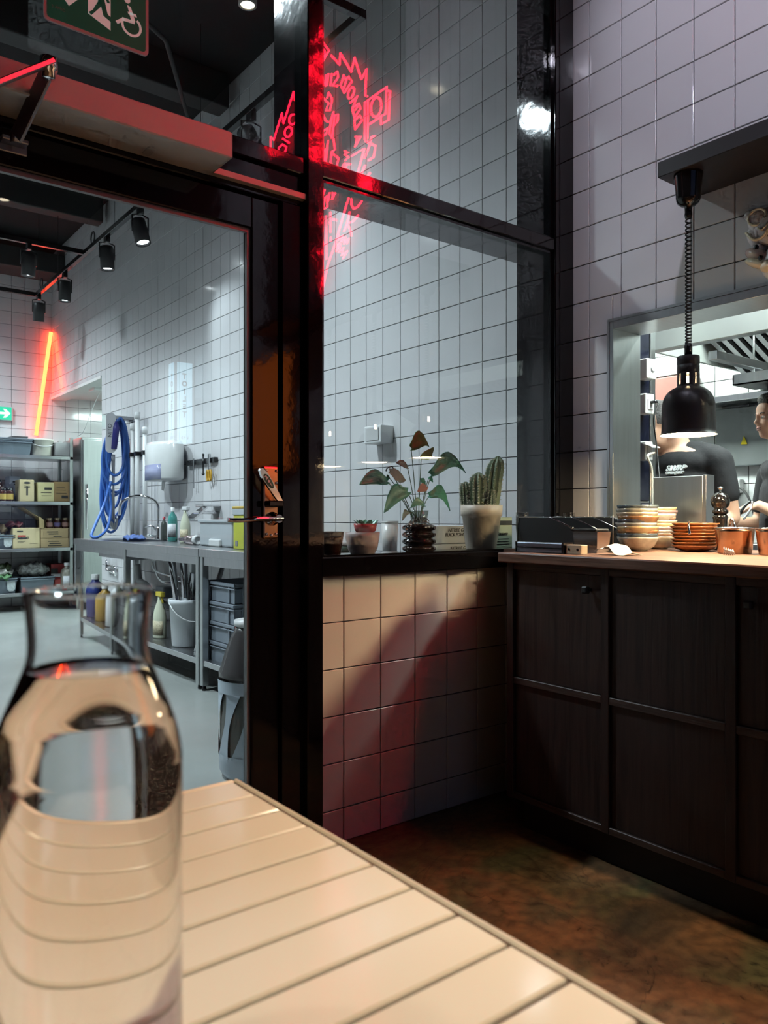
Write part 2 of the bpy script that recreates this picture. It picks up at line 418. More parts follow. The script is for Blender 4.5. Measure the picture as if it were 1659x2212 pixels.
structure('wall_left_prep', mat('prep_left_paint', (0.42, 0.42, 0.43), 0.7), 'grey wall on the left of the prep room', 'wall', (-2.35, -2.2, 2.15, 9.95, 0, ZC))
structure('wall_front', DARKWALL, 'dark wall beside the glass door', 'wall', (-2.7, 0.10, 2.06, 2.2, 0, ZC), (0.10, 2.555, 2.06, 2.2, 3.3, ZC))
structure('wall_street', DARKWALL, 'dark street wall around the shop window', 'wall', (-2.7, 2.562, -4.35, -4.2, 0, .7), (-2.7, 2.562, -4.35, -4.2, 3.0, ZC), (-2.7, -2.2, -4.35, -4.2, .7, 3.0), (2.1, 2.562, -4.35, -4.2, .7, 3.0))
structure('wall_passage', KWALL, 'white wall of the passage behind the far opening', 'wall', (4.6, 4.75, 4.2, 9.95, 0, 2.56), (2.70, 4.6, 7.2, 7.3, 0, 2.56))
w2 = thing('window_2', 'street window of the dining room', 'window', (0, -4.28, .7), kind='structure')
MB().box(-2.2, 2.1, -4.285, -4.275, .7, 3.0).build('pane', PANE, w2)
b = MB()
for x in (-2.2, -.8, .65, 2.06): b.box(x, x + .04, -4.3, -4.25, .7, 3.0)
b.build('frame', BLACKM, w2)

# deep black partition frame with its panes
w1 = thing('window_1', 'black framed glass partition above the low tiled wall', 'window', (1.9, YP, .857), kind='structure')
MB().box(1.279, 1.336, 2.03, PD, 0, 3.3, .003).build('mullion', BLACK, w1)
MB().box(2.44, 2.552, 2.03, PD, .857, 3.3, .003).build('wall_post', BLACK, w1)
MB().box(1.336, 2.44, 2.035, PD, 2.107, 2.156, .003).build('transom', BLACK, w1)
MB().box(1.330, 2.552, 2.028, PD + .012, .857, .918, .003).build('sill', BLACK, w1)
MB().box(1.336, 2.44, 2.035, PD, 3.22, 3.3).build('head', BLACK, w1)
b = MB()
for z0, z1 in ((.918, 2.107), (2.156, 3.22)):
    for (xa, xb, za, zb) in ((1.336, 1.348, z0, z1), (2.428, 2.44, z0, z1), (1.348, 2.428, z1 - .012, z1), (1.348, 2.428, z0, z0 + .006)):
        b.box(xa, xb, 2.046, 2.058, za, zb)
b.build('glazing_bead', BLACK, w1)
MB().box(1.337, 2.439, 2.062, 2.065, .919, 2.106).build('pane', PANE, w1)
MB().box(1.337, 2.439, 2.062, 2.065, 2.157, 3.219).build('pane', PANE, w1)
w3 = thing('window_3', 'dark fanlight glass in a black frame above the door', 'window', (.7, YP, 2.0), kind='structure')
MB().box(.10, 1.279, 2.045, PD, 2.100, 2.152, .003).build('transom', BLACK, w3)
MB().box(.10, 1.279, 2.062, PD, 2.004, 2.100, .003).build('door_head', BLACK, w3)
MB().box(1.204, 1.279, 2.055, PD, 0, 2.004, .002).build('jamb', BLACK, w3)
MB().box(.10, .145, 2.055, PD, 0, 2.004, .002).build('jamb', BLACK, w3)
MB().box(.10, .145, 2.045, PD, 2.152, 3.3, .002).build('frame_side', BLACK, w3)
MB().box(.145, 1.279, 2.045, PD, 3.22, 3.3, .002).build('head', BLACK, w3)
MB().box(.146, 1.278, 2.070, 2.073, 2.153, 3.219).build('pane', PANE, w3)

# glass door leaf
d1 = thing('door_1', 'black framed glass door with chrome lever handle', 'door', (.65, 2.1, 0), kind='structure')
MB().box(1.108, 1.199, 2.070, 2.125, .008, 1.998, .003).build('stile', BLACK, d1)
MB().box(.15, .26, 2.070, 2.125, .008, 1.998, .003).build('stile', BLACK, d1)
MB().box(.26, 1.108, 2.070, 2.125, 1.905, 1.998, .003).build('rail', BLACK, d1)
MB().box(.26, 1.108, 2.070, 2.125, .008, .14, .003).build('rail', BLACK, d1)
MB().box(.26, 1.108, 2.094, 2.097, .14, 1.905).build('pane', PANE, d1)
b = MB(); b.box(1.097, 1.108, 2.080, 2.094, .14, 1.905); b.box(.26, 1.097, 2.080, 2.094, 1.893, 1.905); b.box(.26, .272, 2.08, 2.094, .14, 1.893)
b.build('glazing_bead', mat('grey_seal', (.16, .16, .16), .4), d1)
# lever handle plate: tall plate, folded emergency lever with green badge, lever, lock rose
hp = MB().box(1.142, 1.194, 2.060, 2.070, .980, 1.197, .006).build('handle_plate', mat('chrome_orange_sheen', (.85, .42, .20), .18, metal=1), d1)  # orange reflection put into the colour of the chrome plate
b = MB()
for x, z in ((1.150, 1.184), (1.186, 1.184), (1.186, 1.148), (1.152, .994), (1.168, .990), (1.184, .994)):
    b.lathe([(.0045, 0), (.0045, .003), (.002, .004)], 10, M=frame((x, 2.060, z), (1, 0, 0), (0, 0, 1)))
b.build('screw', CHROME, hp)
MB().lathe([(.021, 0), (.021, .006), (.015, .010), (.012, .03), (.012, .045)], 24, M=frame((1.170, 2.060, 1.040), (1, 0, 0), (0, 0, 1))).build('rose', CHROME, hp)
lv = MB(); lv.tube(smoothpath([(1.186, 2.02, 1.040), (1.15, 2.012, 1.040), (1.09, 2.010, 1.039), (1.05, 2.016, 1.036), (1.02, 2.03, 1.036), (1.01, 2.032, 1.037)], 5), [.007] * 26, 10)
lv.build('lever', CHROME, hp)
el = MB()
M = frame((1.190, 2.035, 1.088), Vector((-.082, -.012, .106)), Vector((.106, 0, .082)))
el.prism([(0, -.006), (.03, -.009), (.07, -.011), (.10, -.012), (.124, -.006), (.126, 0), (.124, .006), (.10, .012), (.07, .011), (.03, .009), (0, .006)], .010, M)
elo = el.build('emergency_lever', CHROME, hp)
MB().prism([(.062 + .026 * math.cos(a) + .018, .0095 * math.sin(a)) for a in [k * math.pi / 8 for k in range(16)]], .0015, M @ Matrix.Translation((0, 0, -.0018))).build('badge', mat('badge_green', (.02, .10, .05), .4), elo)
arrow = MB()
Ma = M @ Matrix.Translation((.062, 0, -.0028))
arrow.prism([(.0, -.001), (.016, -.001), (.016, -.005), (.024, 0), (.016, .005), (.016, .001), (0, .001)], .001, Ma)
arrow.prism([(.026, -.006), (.034, -.002), (.038, -.006), (.040, .002), (.034, .002), (.028, .005)], .001, Ma)
arrow.build('emblem', WHITEP, elo)
MB().box(1.144, 1.196, 2.030, 2.062, 1.075, 1.094, .004).build('hinge_block', BLACKP, elo)

# automatic door operator and its arm
op = thing('door_operator', 'long pale door operator box glowing red, above the glass door', 'door operator', (.54, 2.0, 2.02))
PALE = mat('operator_paint', (.62, .60, .57), .35, var=.02)
MB().box(.10, .968, 1.922, 2.062, 2.020, 2.091, .003).build('cover', PALE, op)
MB().box(.968, .971, 1.924, 2.060, 2.022, 2.089).build('end_cap', mat('operator_cap', (.5, .5, .5), .3), op)
b = MB(); b.prism([(-.02, -.011), (.02, -.011), (.026, -.005), (.026, .005), (.02, .011), (-.02, .011), (-.026, .005), (-.026, -.005)], .003, frame((.775, 2.02, 2.020), (0, 1, 0), (1, 0, 0)))
b.build('sensor_badge', mat('badge_pale', (.5, .47, .45), .3), op)
MB().box(.94, 1.279, 2.040, 2.062, 2.022, 2.040, .001).build('back_plate', mat('operator_strip', (.60, .55, .52), .4), op)
ar = thing('door_closer_arm', 'jointed metal arm linking the operator to the door', 'door arm', (.45, 1.96, 1.95))
e0 = at(105, 148, Y=1.85); e1 = at(36, 296, Y=2.02); e2 = at(-60, 215, Y=1.80)
def bar(a, c, w, t, up):
    a, c = Vector(a), Vector(c); ex = (c - a).normalized(); ey = Vector(up).cross(ex).normalized()
    return MB().box(0, (c - a).length, -w / 2, w / 2, -t / 2, t / 2, .002, frame(a, ex, ey))
bar(e0, e1, .034, .010, (.6, .8, .1)).build('lower_arm', ALU, ar)
bar(e0 + Vector((0, 0, .012)), e2 + Vector((0, 0, .012)), .052, .012, (0, 0, 1)).build('upper_arm', ALU, ar)
MB().lathe([(.0, -.022), (.014, -.022), (.014, -.006), (.019, -.004), (.019, .022), (.014, .024), (0, .024)], 20, c=tuple(e0)).build('elbow', CHROME, ar)
b = MB(); b.box(e1.x - .03, e1.x + .03, 2.030, 2.070, e1.z - .006, e1.z + .004, .002); b.box(e1.x - .034, e1.x + .034, 2.062, 2.070, e1.z - .022, e1.z + .012, .002)
b.lathe([(.012, -.012), (.012, .014), (.009, .016)], 14, c=(e1.x, 2.03, e1.z))
b.build('door_shoe', ALU, ar)

# hanging exit sign
ex = thing('exit_sign', 'green escape sign with arrow, running figure and wheelchair, hung above the door', 'sign', (.635, 2.0, 2.25))
SGREEN = mat('sign_green', (.004, .115, .062), .35, var=.03); SWHITE = mat('sign_white', (.72, .66, .64), .4, var=.02)
for m_, c_, k_ in ((SGREEN, (.05, .6, .35), .022), (SWHITE, (.8, .95, .9), .15)):      # faint glow put into the sign colours in place of white light
    m_.node_tree.nodes['Principled BSDF'].inputs['Emission Color'].default_value = c_ + (1,); m_.node_tree.nodes['Principled BSDF'].inputs['Emission Strength'].default_value = k_
sx0, sx1, sz0, sz1 = .504, .764, 2.254, 2.44
EM = frame((sx0, 2.0, sz0), (1, 0, 0), (0, 0, 1))
def rrect(w, h, r, ox=0, oy=0):
    p = []
    for cx_, cy2, a0 in ((w - r, r, -90), (w - r, h - r, 0), (r, h - r, 90), (r, r, 180)):
        for k in range(5):
            a = math.radians(a0 + 22.5 * k); p.append((ox + cx_ + r * math.cos(a), oy + cy2 + r * math.sin(a)))
    return p
MB().prism(rrect(sx1 - sx0, sz1 - sz0, .012), .006, EM).build('rim', mat('sign_rim', (.45, .45, .45), .35), ex)
MB().prism(rrect(sx1 - sx0 - .016, sz1 - sz0 - .016, .008, .008, .008), .0015, EM @ Matrix.Translation((0, 0, .006))).build('plate', SGREEN, ex)
EP = EM @ Matrix.Translation((0, 0, .0075))
MB().prism([(.058, .052), (.090, .088), (.074, .088), (.074, .165), (.042, .165), (.042, .088), (.026, .088)], .0012, EP).build('arrow', SWHITE, ex)
MB().prism([(.104, .052), (.160, .030), (.160, .165), (.104, .165)], .0012, EP).build('doorway', SWHITE, ex)
EP2 = EM @ Matrix.Translation((0, 0, .0087))
rm = MB()
rm.lathe([(.009, 0), (.009, .001)], 16, M=EP2 @ Matrix.Translation((.128, .142, 0)), smooth=False)
for poly in ([(.122, .130), (.138, .132), (.146, .092), (.130, .086)], [(.131, .096), (.139, .085), (.120, .060), (.112, .050), (.106, .056), (.115, .064)],
             [(.134, .090), (.146, .094), (.152, .068), (.168, .058), (.164, .050), (.142, .060)], [(.122, .130), (.124, .122), (.108, .112), (.104, .118)],
             [(.136, .132), (.140, .126), (.150, .116), (.158, .098), (.152, .096), (.144, .112)]):
    rm.prism(poly, .001, EP2)
rm.build('running_figure', SGREEN, ex)
wc = MB()
wc.lathe([(.008, 0), (.008, .001)], 16, M=EP @ Matrix.Translation((.203, .125, 0)), smooth=False)
for poly in ([(.203, .112), (.212, .110), (.224, .078), (.214, .074)], [(.206, .090), (.204, .096), (.226, .096), (.228, .090)],
             [(.190, .076), (.224, .078), (.222, .070), (.190, .068)], [(.192, .076), (.197, .070), (.178, .054), (.173, .060)]):
    wc.prism(poly, .0012, EP)
ring = []
for k in range(15):
    a = math.radians(-185 + k * 17); ring.append((.214 + .027 * math.cos(a), .062 + .027 * math.sin(a), a))
for i in range(14):
    x0, y0, a0 = ring[i]; x1, y1, a1 = ring[i + 1]
    wc.prism([(x0, y0), (x0 - .006 * math.cos(a0), y0 - .006 * math.sin(a0)), (x1 - .006 * math.cos(a1), y1 - .006 * math.sin(a1)), (x1, y1)], .0012, EP)
wc.build('wheelchair_symbol', SWHITE, ex)
text('lettering', '3 AMIC', .010, mat('sign_grey', (.2, .25, .22), .4), ex, EP @ Matrix.Translation((.033, .036, 0)))
for x in (.54, .73): MB().tube([(x, 2.003, sz1), (x, 2.003, ZC)], .0012, 6).build('wire', ALU, ex)

# ceiling of the prep room: ducts, beams and a cable
for i, (x0, x1, y0, y1, z0, z1, lab) in enumerate(((-2.1, 2.5, 5.0, 5.16, 3.92, ZC, 'nearer black beam across the prep room ceiling'), (-2.1, 2.5, 7.7, 7.86, 3.92, ZC, 'further black beam across the prep room ceiling'),
                                              (-2.1, 2.55, 9.2, 9.6, 3.78, 4.0, 'dark duct along the end wall under the ceiling'))):
    MB().box(x0, x1, y0, y1, z0, z1, .01).build('ceiling_beam' if i < 2 else 'ceiling_duct', mat('beam_dark', (.03, .03, .03), .7), None, label=lab, cat='beam' if i < 2 else 'duct')
b = MB(); b.tube([(0.2, 3.4, 3.75), (1.2, 3.9, 3.72), (1.75, 4.3, 3.78), (2.3, 5.2, 3.80), (2.55, 5.25, 3.78)], .014, 8)
b.build('conduit', mat('beam_dark', (.03, .03, .03), .7), None, label='thin dark conduit bending across the black ceiling', cat='conduit')
# ------------------------------------------------------------------ dining room things
# tiled table in the foreground
tb = thing('tiled_table', 'cream tiled dining table in the foreground with dark joints', 'table', (.0, .35, 0))
TX0, TX1, TY0, TY1, TZ = -.35, .412, -.45, .804, .75
MB().box(TX0 + .008, TX1 - .008, TY0 + .008, TY1 - .008, .715, TZ - .004).build('bed', GROUT_T, tb)
b = MB()
b.box(TX1 - .006, TX1, TY0, TY1, .71, TZ, .002); b.box(TX0, TX0 + .006, TY0, TY1, .71, TZ, .002)
b.box(TX0 + .006, TX1 - .006, TY1 - .006, TY1, .71, TZ, .002); b.box(TX0 + .006, TX1 - .006, TY0, TY0 + .006, .71, TZ, .002)
b.build('edge_trim', mat('table_edge', (.72, .64, .54), .25), tb)
yj = [.796 - .0525 * k for k in range(24)]
for i in range(23):
    y1, y0 = yj[i], yj[i + 1]
    for xa, xb in ((.037, TX1 - .0100), (-.342, .0325)):
        c = Vector(((xa + xb) / 2, (y0 + y1) / 2, TZ - .008))
        me = tile_mesh(xb - xa, y1 - y0 - .0042, .008, TTILE)
        o = link('tile', me, tb); o.location = c - tb.location
        o.rotation_euler = (random.gauss(0, .0012), random.gauss(0, .0012), 0)
for x in (TX0 + .04, TX1 - .08):
    for y in (TY0 + .04, TY1 - .08): MB().box(x, x + .04, y, y + .04, 0, .715, .003).build('leg', BLACKM, tb)

# carafe of water
CX, CYC = .121, .395
GLASS = mat('clear_glass', (1, 1, 1), 0.0, trans=1.0, var=0, ior=1.47)
WATER = mat('water', (1, 1, 1), 0.0, trans=1.0, var=0, ior=1.333)
ca = thing('water_carafe', 'clear glass carafe filled with water on the tiled table', 'carafe', (CX, CYC, TZ))
outer = [(.0, .0015), (.036, 0.0), (.041, .002), (.0445, .007), (.0450, .02), (.0450, .10), (.0450, .168), (.0446, .180), (.0430, .190), (.0400, .200), (.0355, .211), (.0318, .220), (.0294, .2265), (.0283, .233), (.0284, .243), (.0296, .256), (.0306, .262)]
def fine(p, k=4):
    q = smoothpath([(r, 0, z) for r, z in p], k); return [(max(v.x, 0), v.z) for v in q]
def inset(p, t):
    out = []
    for i in range(len(p)):
        a, c = p[max(0, i - 1)], p[min(len(p) - 1, i + 1)]; dx, dz = c[0] - a[0], c[1] - a[1]; L = math.hypot(dx, dz) or 1
        out.append((max(p[i][0] - dz / L * t, 0), p[i][1] + dx / L * t))
    return out
fo = fine(outer); fi = [q for q in inset(fo, .0017)]
fi[0] = (0, fi[1][1])
MB().lathe(fo + [(.0298, .2628)] + fi[::-1], 80, caps=False).build('glass', GLASS, ca, local=True)
fw = [q for q in inset(fo, .0014) if q[1] < .2235]; fw[0] = (0, fw[1][1])
fw += [(fw[-1][0] - .0006, .2240), (fw[-1][0] - .0016, .2232), (.02, .2228), (0, .2228)]
MB().lathe(fw, 80, caps=False).build('water', WATER, ca, local=True)

# sideboard with worktop
sb = thing('sideboard', 'dark oak panelled sideboard against the tiled wall', 'cabinet', (2.2, 1.0, 0))
SX = 1.93; SYL, SYR = 1.815, -.55
MB().box(SX + .018, 2.545, SYR, SYL - .01, .11, .888).build('body', WOODV, sb)
MB().box(SX + .05, 2.545, SYR + .02, SYL - .03, 0, .11).build('plinth', mat('plinth_black', (.010, .009, .009), .6), sb)
st = [SYL - .028, 1.408, 1.022, .64, .25, -.14, SYR]
for y in st: MB().box(SX, SX + .03, y, y + .028, .108, .892, .0015).build('stile', WOODV, sb)
for i in range(6):
    ya, yb = st[i + 1] + .028, st[i]
    for z0, z1, nm in ((.870, .892, 'rail'), (.490, .512, 'rail'), (.108, .128, 'rail')):
        MB().box(SX + .002, SX + .03, ya, yb, z0, z1, .0015).build(nm, WOODY, sb)
    for z0, z1 in ((.513, .869), (.129, .489)):
        p = MB().box(SX + .012, SX + .03, ya + .001, yb - .001, z0, z1, .001).build('door_panel', WOODV, sb)
        if z0 > .5 and i in (0, 2, 3, 5):
            ky = ya + .045 if i in (0, 3) else yb - .045
            if i == 2: ky = yb - .04
            kb = MB(); kb.lathe([(.0045, 0), (.0045, .014)], 12, M=frame((SX + .012, ky, .825), (0, 1, 0), (0, 0, 1)) @ Matrix.Rotation(math.pi, 4, 'X'))
            kb.box(SX - .022, SX - .002, ky - .011, ky + .011, .814, .836, .004); kb.build('knob', BLACKM, p)
WT = .926
wt = MB().box(1.905, 2.76, SYR, 1.835, .893, WT, .004)
wt.box(2.135, 2.552, 1.8345, 2.024, .893, WT)
wt.build('worktop', WOODT, None, label='oak worktop running along the pass above the sideboard', cat='worktop')

# steel lining of the pass opening
pf = thing('pass_frame', 'stainless steel lining around the kitchen pass', 'frame', (2.63, 1.2, .926))
MB().box(2.540, 2.72, 1.832, 1.848, WT, 1.80, .001).build('jamb', STEELV, pf)
MB().box(2.540, 2.72, .545, .561, WT, 1.80, .001).build('jamb', STEELV, pf)
MB().box(2.540, 2.72, .561, 1.832, 1.770, 1.80, .001).build('head', STEEL, pf)
b = MB(); b.box(2.538, 2.548, 1.848, 1.858, WT, 1.81); b.box(2.538, 2.548, .535, .545, WT, 1.81); b.box(2.538, 2.548, .545, 1.848, 1.80, 1.81)
b.build('flange', STEEL, pf)

# lamp shelf, pendants
SHZ = 2.172
sh = MB().box(2.305, 2.553, -.20, 1.488, SHZ, SHZ + .052, .002).build('lamp_shelf', mat('shelf_dark', (.022, .018, .019), .45), None, label='dark shelf on the tiled wall carrying the heat lamps', cat='shelf')
WARM = (1.0, .75, .43)
def heat_lamp(x, y, label):
    LZ = 1.314
    t = thing('heat_lamp', label, 'lamp', (x, y, LZ), group='black heat lamps over the pass')
    SB = mat('shade_black', (.012, .011, .012), .42, var=.1)
    prof = [(.0895, 0), (.0890, .003), (.0850, .006), (.0838, .03), (.0832, .085), (.0815, .104), (.0765, .122), (.0665, .139), (.0520, .151), (.0400, .157), (.0352, .160), (.0352, .166)]
    MB().lathe(fine(prof, 2), 40, caps=False).build('shade', SB, t, local=True)
    MB().lathe(fine([(r - .0014, z + (.0005 if i == 0 else 0)) for i, (r, z) in enumerate(prof)], 2), 40, caps=False).build('reflector', mat('reflector_white', (.80, .78, .72), .3), t, local=True)
    co = MB(); n = 8
    for k in range(n):                                   # collar with light slots
        for a0, a1, z0, z1 in ((k, k + .72, .164, .200), (k, k + 1, .200, .206)):
            vs = []; m = 5
            for q in range(m + 1):
                a = 2 * math.pi * (a0 + (a1 - a0) * q / m) / n + .60
                for r in (.0352, .033):
                    for z in (z0, z1): vs.append((r * math.cos(a), r * math.sin(a), z))
            fs = []
            for q in range(m):
                o = q * 4; fs += [(o, o + 4, o + 5, o + 1), (o + 2, o + 3, o + 7, o + 6), (o, o + 2, o + 6, o + 4), (o + 1, o + 5, o + 7, o + 3)]
            fs += [(0, 1, 3, 2), (m * 4, m * 4 + 2, m * 4 + 3, m * 4 + 1)]
            co.add(vs, fs)
    co.lathe([(.0345, .205), (.0352, .207), (.0352, .228), (.0340, .230), (.0352, .232), (.0352, .256), (.034, .259), (.012, .260)], 32)
    co.build('collar', SB, t, local=True)
    MB().lathe([(.0125, .258), (.0125, .292), (.010, .302)], 16).build('cable_grip', BLACKP, t, local=True)
    em = emit('heat_bulb', WARM, 190.0)
    MB().lathe([(.0, .002), (.060, .003), (.074, .010), (.074, .020), (.045, .085), (.022, .12), (.016, .15), (.015, .19), (0, .195)], 28, caps=False).build('bulb', em, t, local=True)
    zt = SHZ - LZ
    co = MB(); pts = []
    z0, z1 = .30, zt - .128
    turns = 34
    for k in range(turns * 10 + 1):
        f = k / (turns * 10); a = 2 * math.pi * k / 10
        dens = f * .78 + .22 * f * f
        pts.append((.0085 * math.cos(a), .0085 * math.sin(a), z0 + (z1 - z0) * dens))
    co.tube(pts, .0029, 6); co.tube([(.0090, -.004, z0), (.0090, -.004, z1)], .0012, 6)
    co.build('coiled_cable', BLACKP, t, local=True)
    c = MB().lathe([(.010, zt - .145), (.0125, zt - .135), (.0115, zt - .125), (.012, zt - .106), (.022, zt - .104), (.034, zt - .094), (.0385, zt - .082), (.044, zt - .012), (.046, zt - .008), (.046, zt)], 28)
    c.build('ceiling_cup', mat('cup_gloss', (.008, .008, .008), .08), t, local=True)
    return t
heat_lamp(2.36, 1.409, 'black heat lamp with coiled cable hanging in front of the kitchen pass')
heat_lamp(2.36, 1.005, 'second black heat lamp further along the pass')
heat_lamp(2.36, .60, 'third black heat lamp at the far end of the pass')

# ceramic wall ornament beside the lamp shelf
CERA = mat('ceramic_pale', (.85, .76, .68), .22, var=.05, col2=(.62, .58, .62), scale=14)
om = thing('wall_ornament', 'pale glazed ceramic beast mask on the tiled wall', 'ornament', (2.55, 1.25, 1.85))
def relief(cy, cz, ry, rz, d, rot=0): return dict(c=(2.553, cy, cz), r=(d, ry, rz), rot=(rot, 0, 0))
b = MB()
for q in (relief(1.262, 2.02, .045, .040, .034), relief(1.225, 1.985, .062, .055, .042), relief(1.295, 2.045, .028, .020, .018, .5), relief(1.285, 1.968, .022, .040, .024, -.4),
          relief(1.27, 1.925, .020, .020, .028), relief(1.21, 1.87, .055, .060, .030), relief(1.18, 2.03, .04, .04, .03)): b.ball(q['c'], q['r'], rot=q['rot'])
b.build('head', CERA, om)
b = MB(); b.ball((2.545, 1.272, 1.908), (.030, .044, .022), rot=(.5, 0, 0)); b.build('snout', mat('ceramic_pink', (.45, .22, .25), .22, var=.1, col2=(.55, .45, .36), scale=20), om)
b = MB(); b.ball((2.54, 1.265, 1.876), (.03, .05, .016), rot=(.45, 0, 0)); b.ball((2.54, 1.23, 1.86), (.03, .03, .022)); b.build('jaw', mat('ceramic_cream', (.85, .74, .52), .22), om)
MB().ball((2.527, 1.268, 1.928), (.006, .009, .009)).build('eye_hole', BLACKP, om); MB().ball((2.510, 1.245, 1.885), (.006, .008, .009)).build('eye_hole', BLACKP, om)
b = MB(); b.tube([(2.522, 1.262 + .030 * math.cos(a), 2.025 + .026 * math.sin(a)) for a in [k * math.pi / 6 for k in range(12)]], .0045, 8, closed=True)
b.tube(smoothpath([(2.525, 1.30, 1.985), (2.518, 1.275, 1.955), (2.515, 1.245, 1.95), (2.51, 1.215, 1.975)], 4), .005, 8)
b.tube([(2.512, 1.255, 1.985), (2.508, 1.24, 1.972), (2.51, 1.222, 1.992)], .003, 6); b.build('brow_scroll', mat('ceramic_cream', (.85, .74, .52), .22), om)

# neon sign on the tiled wall further along (seen mirrored in the partition glass)
NEON = emit('neon_red', (1.0, .0050, .022), 72.0)
def nz(u, v):
    p = at(u, v, X=2.515); return Vector((2.515, 2 * 2.062 - p.y, p.z))
C3 = lambda pts: [nz(560 + x * .18083, 60 + y * .18083) for x, y in pts]
C4 = lambda pts: [nz(680 + x * .11757, 400 + y * .11757) for x, y in pts]
def oval(cx_, cy2, rx, ry, tilt=0.0, n=14):
    return [(cx_ + rx * math.cos(a) * math.cos(tilt) - ry * math.sin(a) * math.sin(tilt), cy2 + rx * math.cos(a) * math.sin(tilt) + ry * math.sin(a) * math.cos(tilt)) for a in [2 * math.pi * k / n for k in range(n)]]
S3 = [[(150, 1560), (155, 1280), (190, 1330), (290, 1000), (305, 1130), (430, 745), (440, 860), (520, 560), (560, 640), (600, 470)],
      [(600, 200), (710, 90), (835, 270), (715, 480), (620, 420)],
      [(865, 330), (965, 440), (970, 300), (1105, 525), (1140, 355), (1225, 610), (1285, 490), (1270, 805), (1295, 815)],
      [(1265, 1330), (1265, 890), (1525, 705), (1515, 1020), (1300, 1160)], [(1295, 1320), (1302, 885)],
      [(1535, 750), (1565, 755), (1550, 1095), (1460, 1150), (1455, 1060)],
      [(715, 600), (728, 700)], [(760, 700), (745, 585), (795, 690), (800, 560)], [(830, 545), (812, 690)], [(868, 545), (855, 690)],
      [(940, 692), (880, 690), (948, 580), (935, 520), (895, 560)], [(975, 690), (1012, 560), (1035, 610), (1075, 580)], [(1050, 600), (1010, 730)],
      [(985, 700), (1020, 775), (1110, 635), (1080, 600)], [(1090, 895), (1175, 815), (1120, 950), (1195, 905)],
      [(1115, 960), (1140, 1070), (1215, 960), (1195, 905), (1150, 980)], [(1140, 1100), (1205, 1050), (1235, 1100), (1150, 1210), (1140, 1110)],
      [(715, 850), (770, 840), (830, 900), (800, 985), (850, 985), (875, 850), (832, 770), (815, 840)],
      [(720, 990), (760, 1030), (800, 1110), (850, 1130), (890, 1000), (850, 1180), (842, 1260), (890, 1330), (910, 1450), (868, 1480)],
      [(870, 1320), (905, 1040), (945, 1035), (940, 1110), (895, 1165)], [(730, 1295), (760, 1230), (822, 1198), (800, 1270), (735, 1300)],
      [(720, 1640), (760, 1360), (775, 1640), (825, 1350), (795, 1640)], [(720, 1440), (770, 1390), (740, 1500), (800, 1450)],
      [(868, 1480), (858, 1600), (885, 1680), (930, 1650), (952, 1560), (880, 1500)],
      [(300, 1310), (375, 1360)], [(255, 1480), (250, 1420), (295, 1380), (345, 1410), (320, 1490)], [(460, 1350), (450, 1400), (470, 1440)], [(460, 910), (475, 990)],
      [(1150, 1300), (1218, 1295), (1150, 1415), (1172, 1310)], [(1385, 1290), (1345, 1300), (1325, 1400), (1262, 1555)], [(1272, 1350), (1392, 1410), (1372, 1540), (1310, 1582)],
      [(1105, 1530), (1260, 1440), (1155, 1830)], [(1270, 1640), (1185, 1830)], [(1330, 1730), (1250, 1840)],
      [(1020, 1470), (1065, 1490), (1020, 1510), (1072, 1545), (1030, 1580)], [(1000, 1650), (1020, 1620), (1092, 1630), (1040, 1640), (1035, 1720), (1000, 1650)], [(960, 1720), (1020, 1745)],
      [(600, 700), (640, 640), (660, 720)], [(580, 900), (640, 860), (600, 1000)], [(560, 1150), (620, 1060), (660, 1160), (600, 1230)], [(540, 1350), (600, 1290), (660, 1340)], [(520, 1520), (640, 1470), (560, 1600), (660, 1580)]]
S3c = [oval(1400, 945, 62, 120, .12), oval(755, 320, 32, 62, .2), oval(1100, 775, 32, 70, .35), oval(420, 1080, 45, 62, .25), oval(365, 1230, 42, 62, .25)]
S4 = [[(85, 170), (190, 85), (140, 210), (85, 240)], [(165, 390), (190, 230), (240, 190), (235, 400), (180, 430)], [(280, 130), (250, 290)], [(335, 130), (330, 250)], [(382, 140), (320, 260)],
      [(130, 620), (122, 1850)], [(210, 560), (222, 1360)], [(290, 490), (296, 870)], [(270, 690), (330, 620), (402, 640)], [(300, 950), (300, 1030)],
      [(628, 225), (560, 450), (450, 830), (400, 1020), (250, 1440), (110, 2080)], [(675, 245), (680, 370), (722, 432), (790, 400), (872, 290)],
      [(650, 480), (600, 700), (540, 850)], [(802, 550), (700, 670), (600, 700), (650, 800), (682, 930)],
      [(450, 910), (432, 1010), (510, 930), (480, 1040), (570, 960), (540, 1070), (630, 980), (590, 1080)], [(440, 1060), (400, 1210), (480, 1080), (450, 1230), (530, 1150), (500, 1280), (600, 1210), (520, 1350)],
      [(730, -10), (720, 130)], [(790, 70), (940, 40), (900, -20), (800, 0), (790, 90), (860, 150), (952, 160)], [(60, 1100), (230, 1070)], [(-40, 700), (110, 620)], [(-60, 1250), (60, 1300)]]
ns = thing('neon_sign', 'red neon lettering and flags glowing on the tiled wall', 'neon sign', (2.55, .4, 2.9))
for s_ in S3: MB().tube(C3(s_), 0.0056, 8).build('tube', NEON, ns)
for s_ in S3c: MB().tube(C3(s_), 0.0056, 8, closed=True).build('tube', NEON, ns)
for s_ in S4: MB().tube(C4(s_), 0.0056, 8).build('tube', NEON, ns)
b = MB()
for y in (-.15, .15, .45, .75): b.tube([(2.53, y, 2.2), (2.53, y, 3.75)], .004, 6)
b.build('support_wire', BLACKM, ns)
MB().box(2.538, 2.552, -.42, 1.02, 2.15, 3.90, .003).build('glow_stop_board', mat('neon_board', (.06, .055, .06), .6), ns)  # dark board added to keep the tubes' glow off the tiles

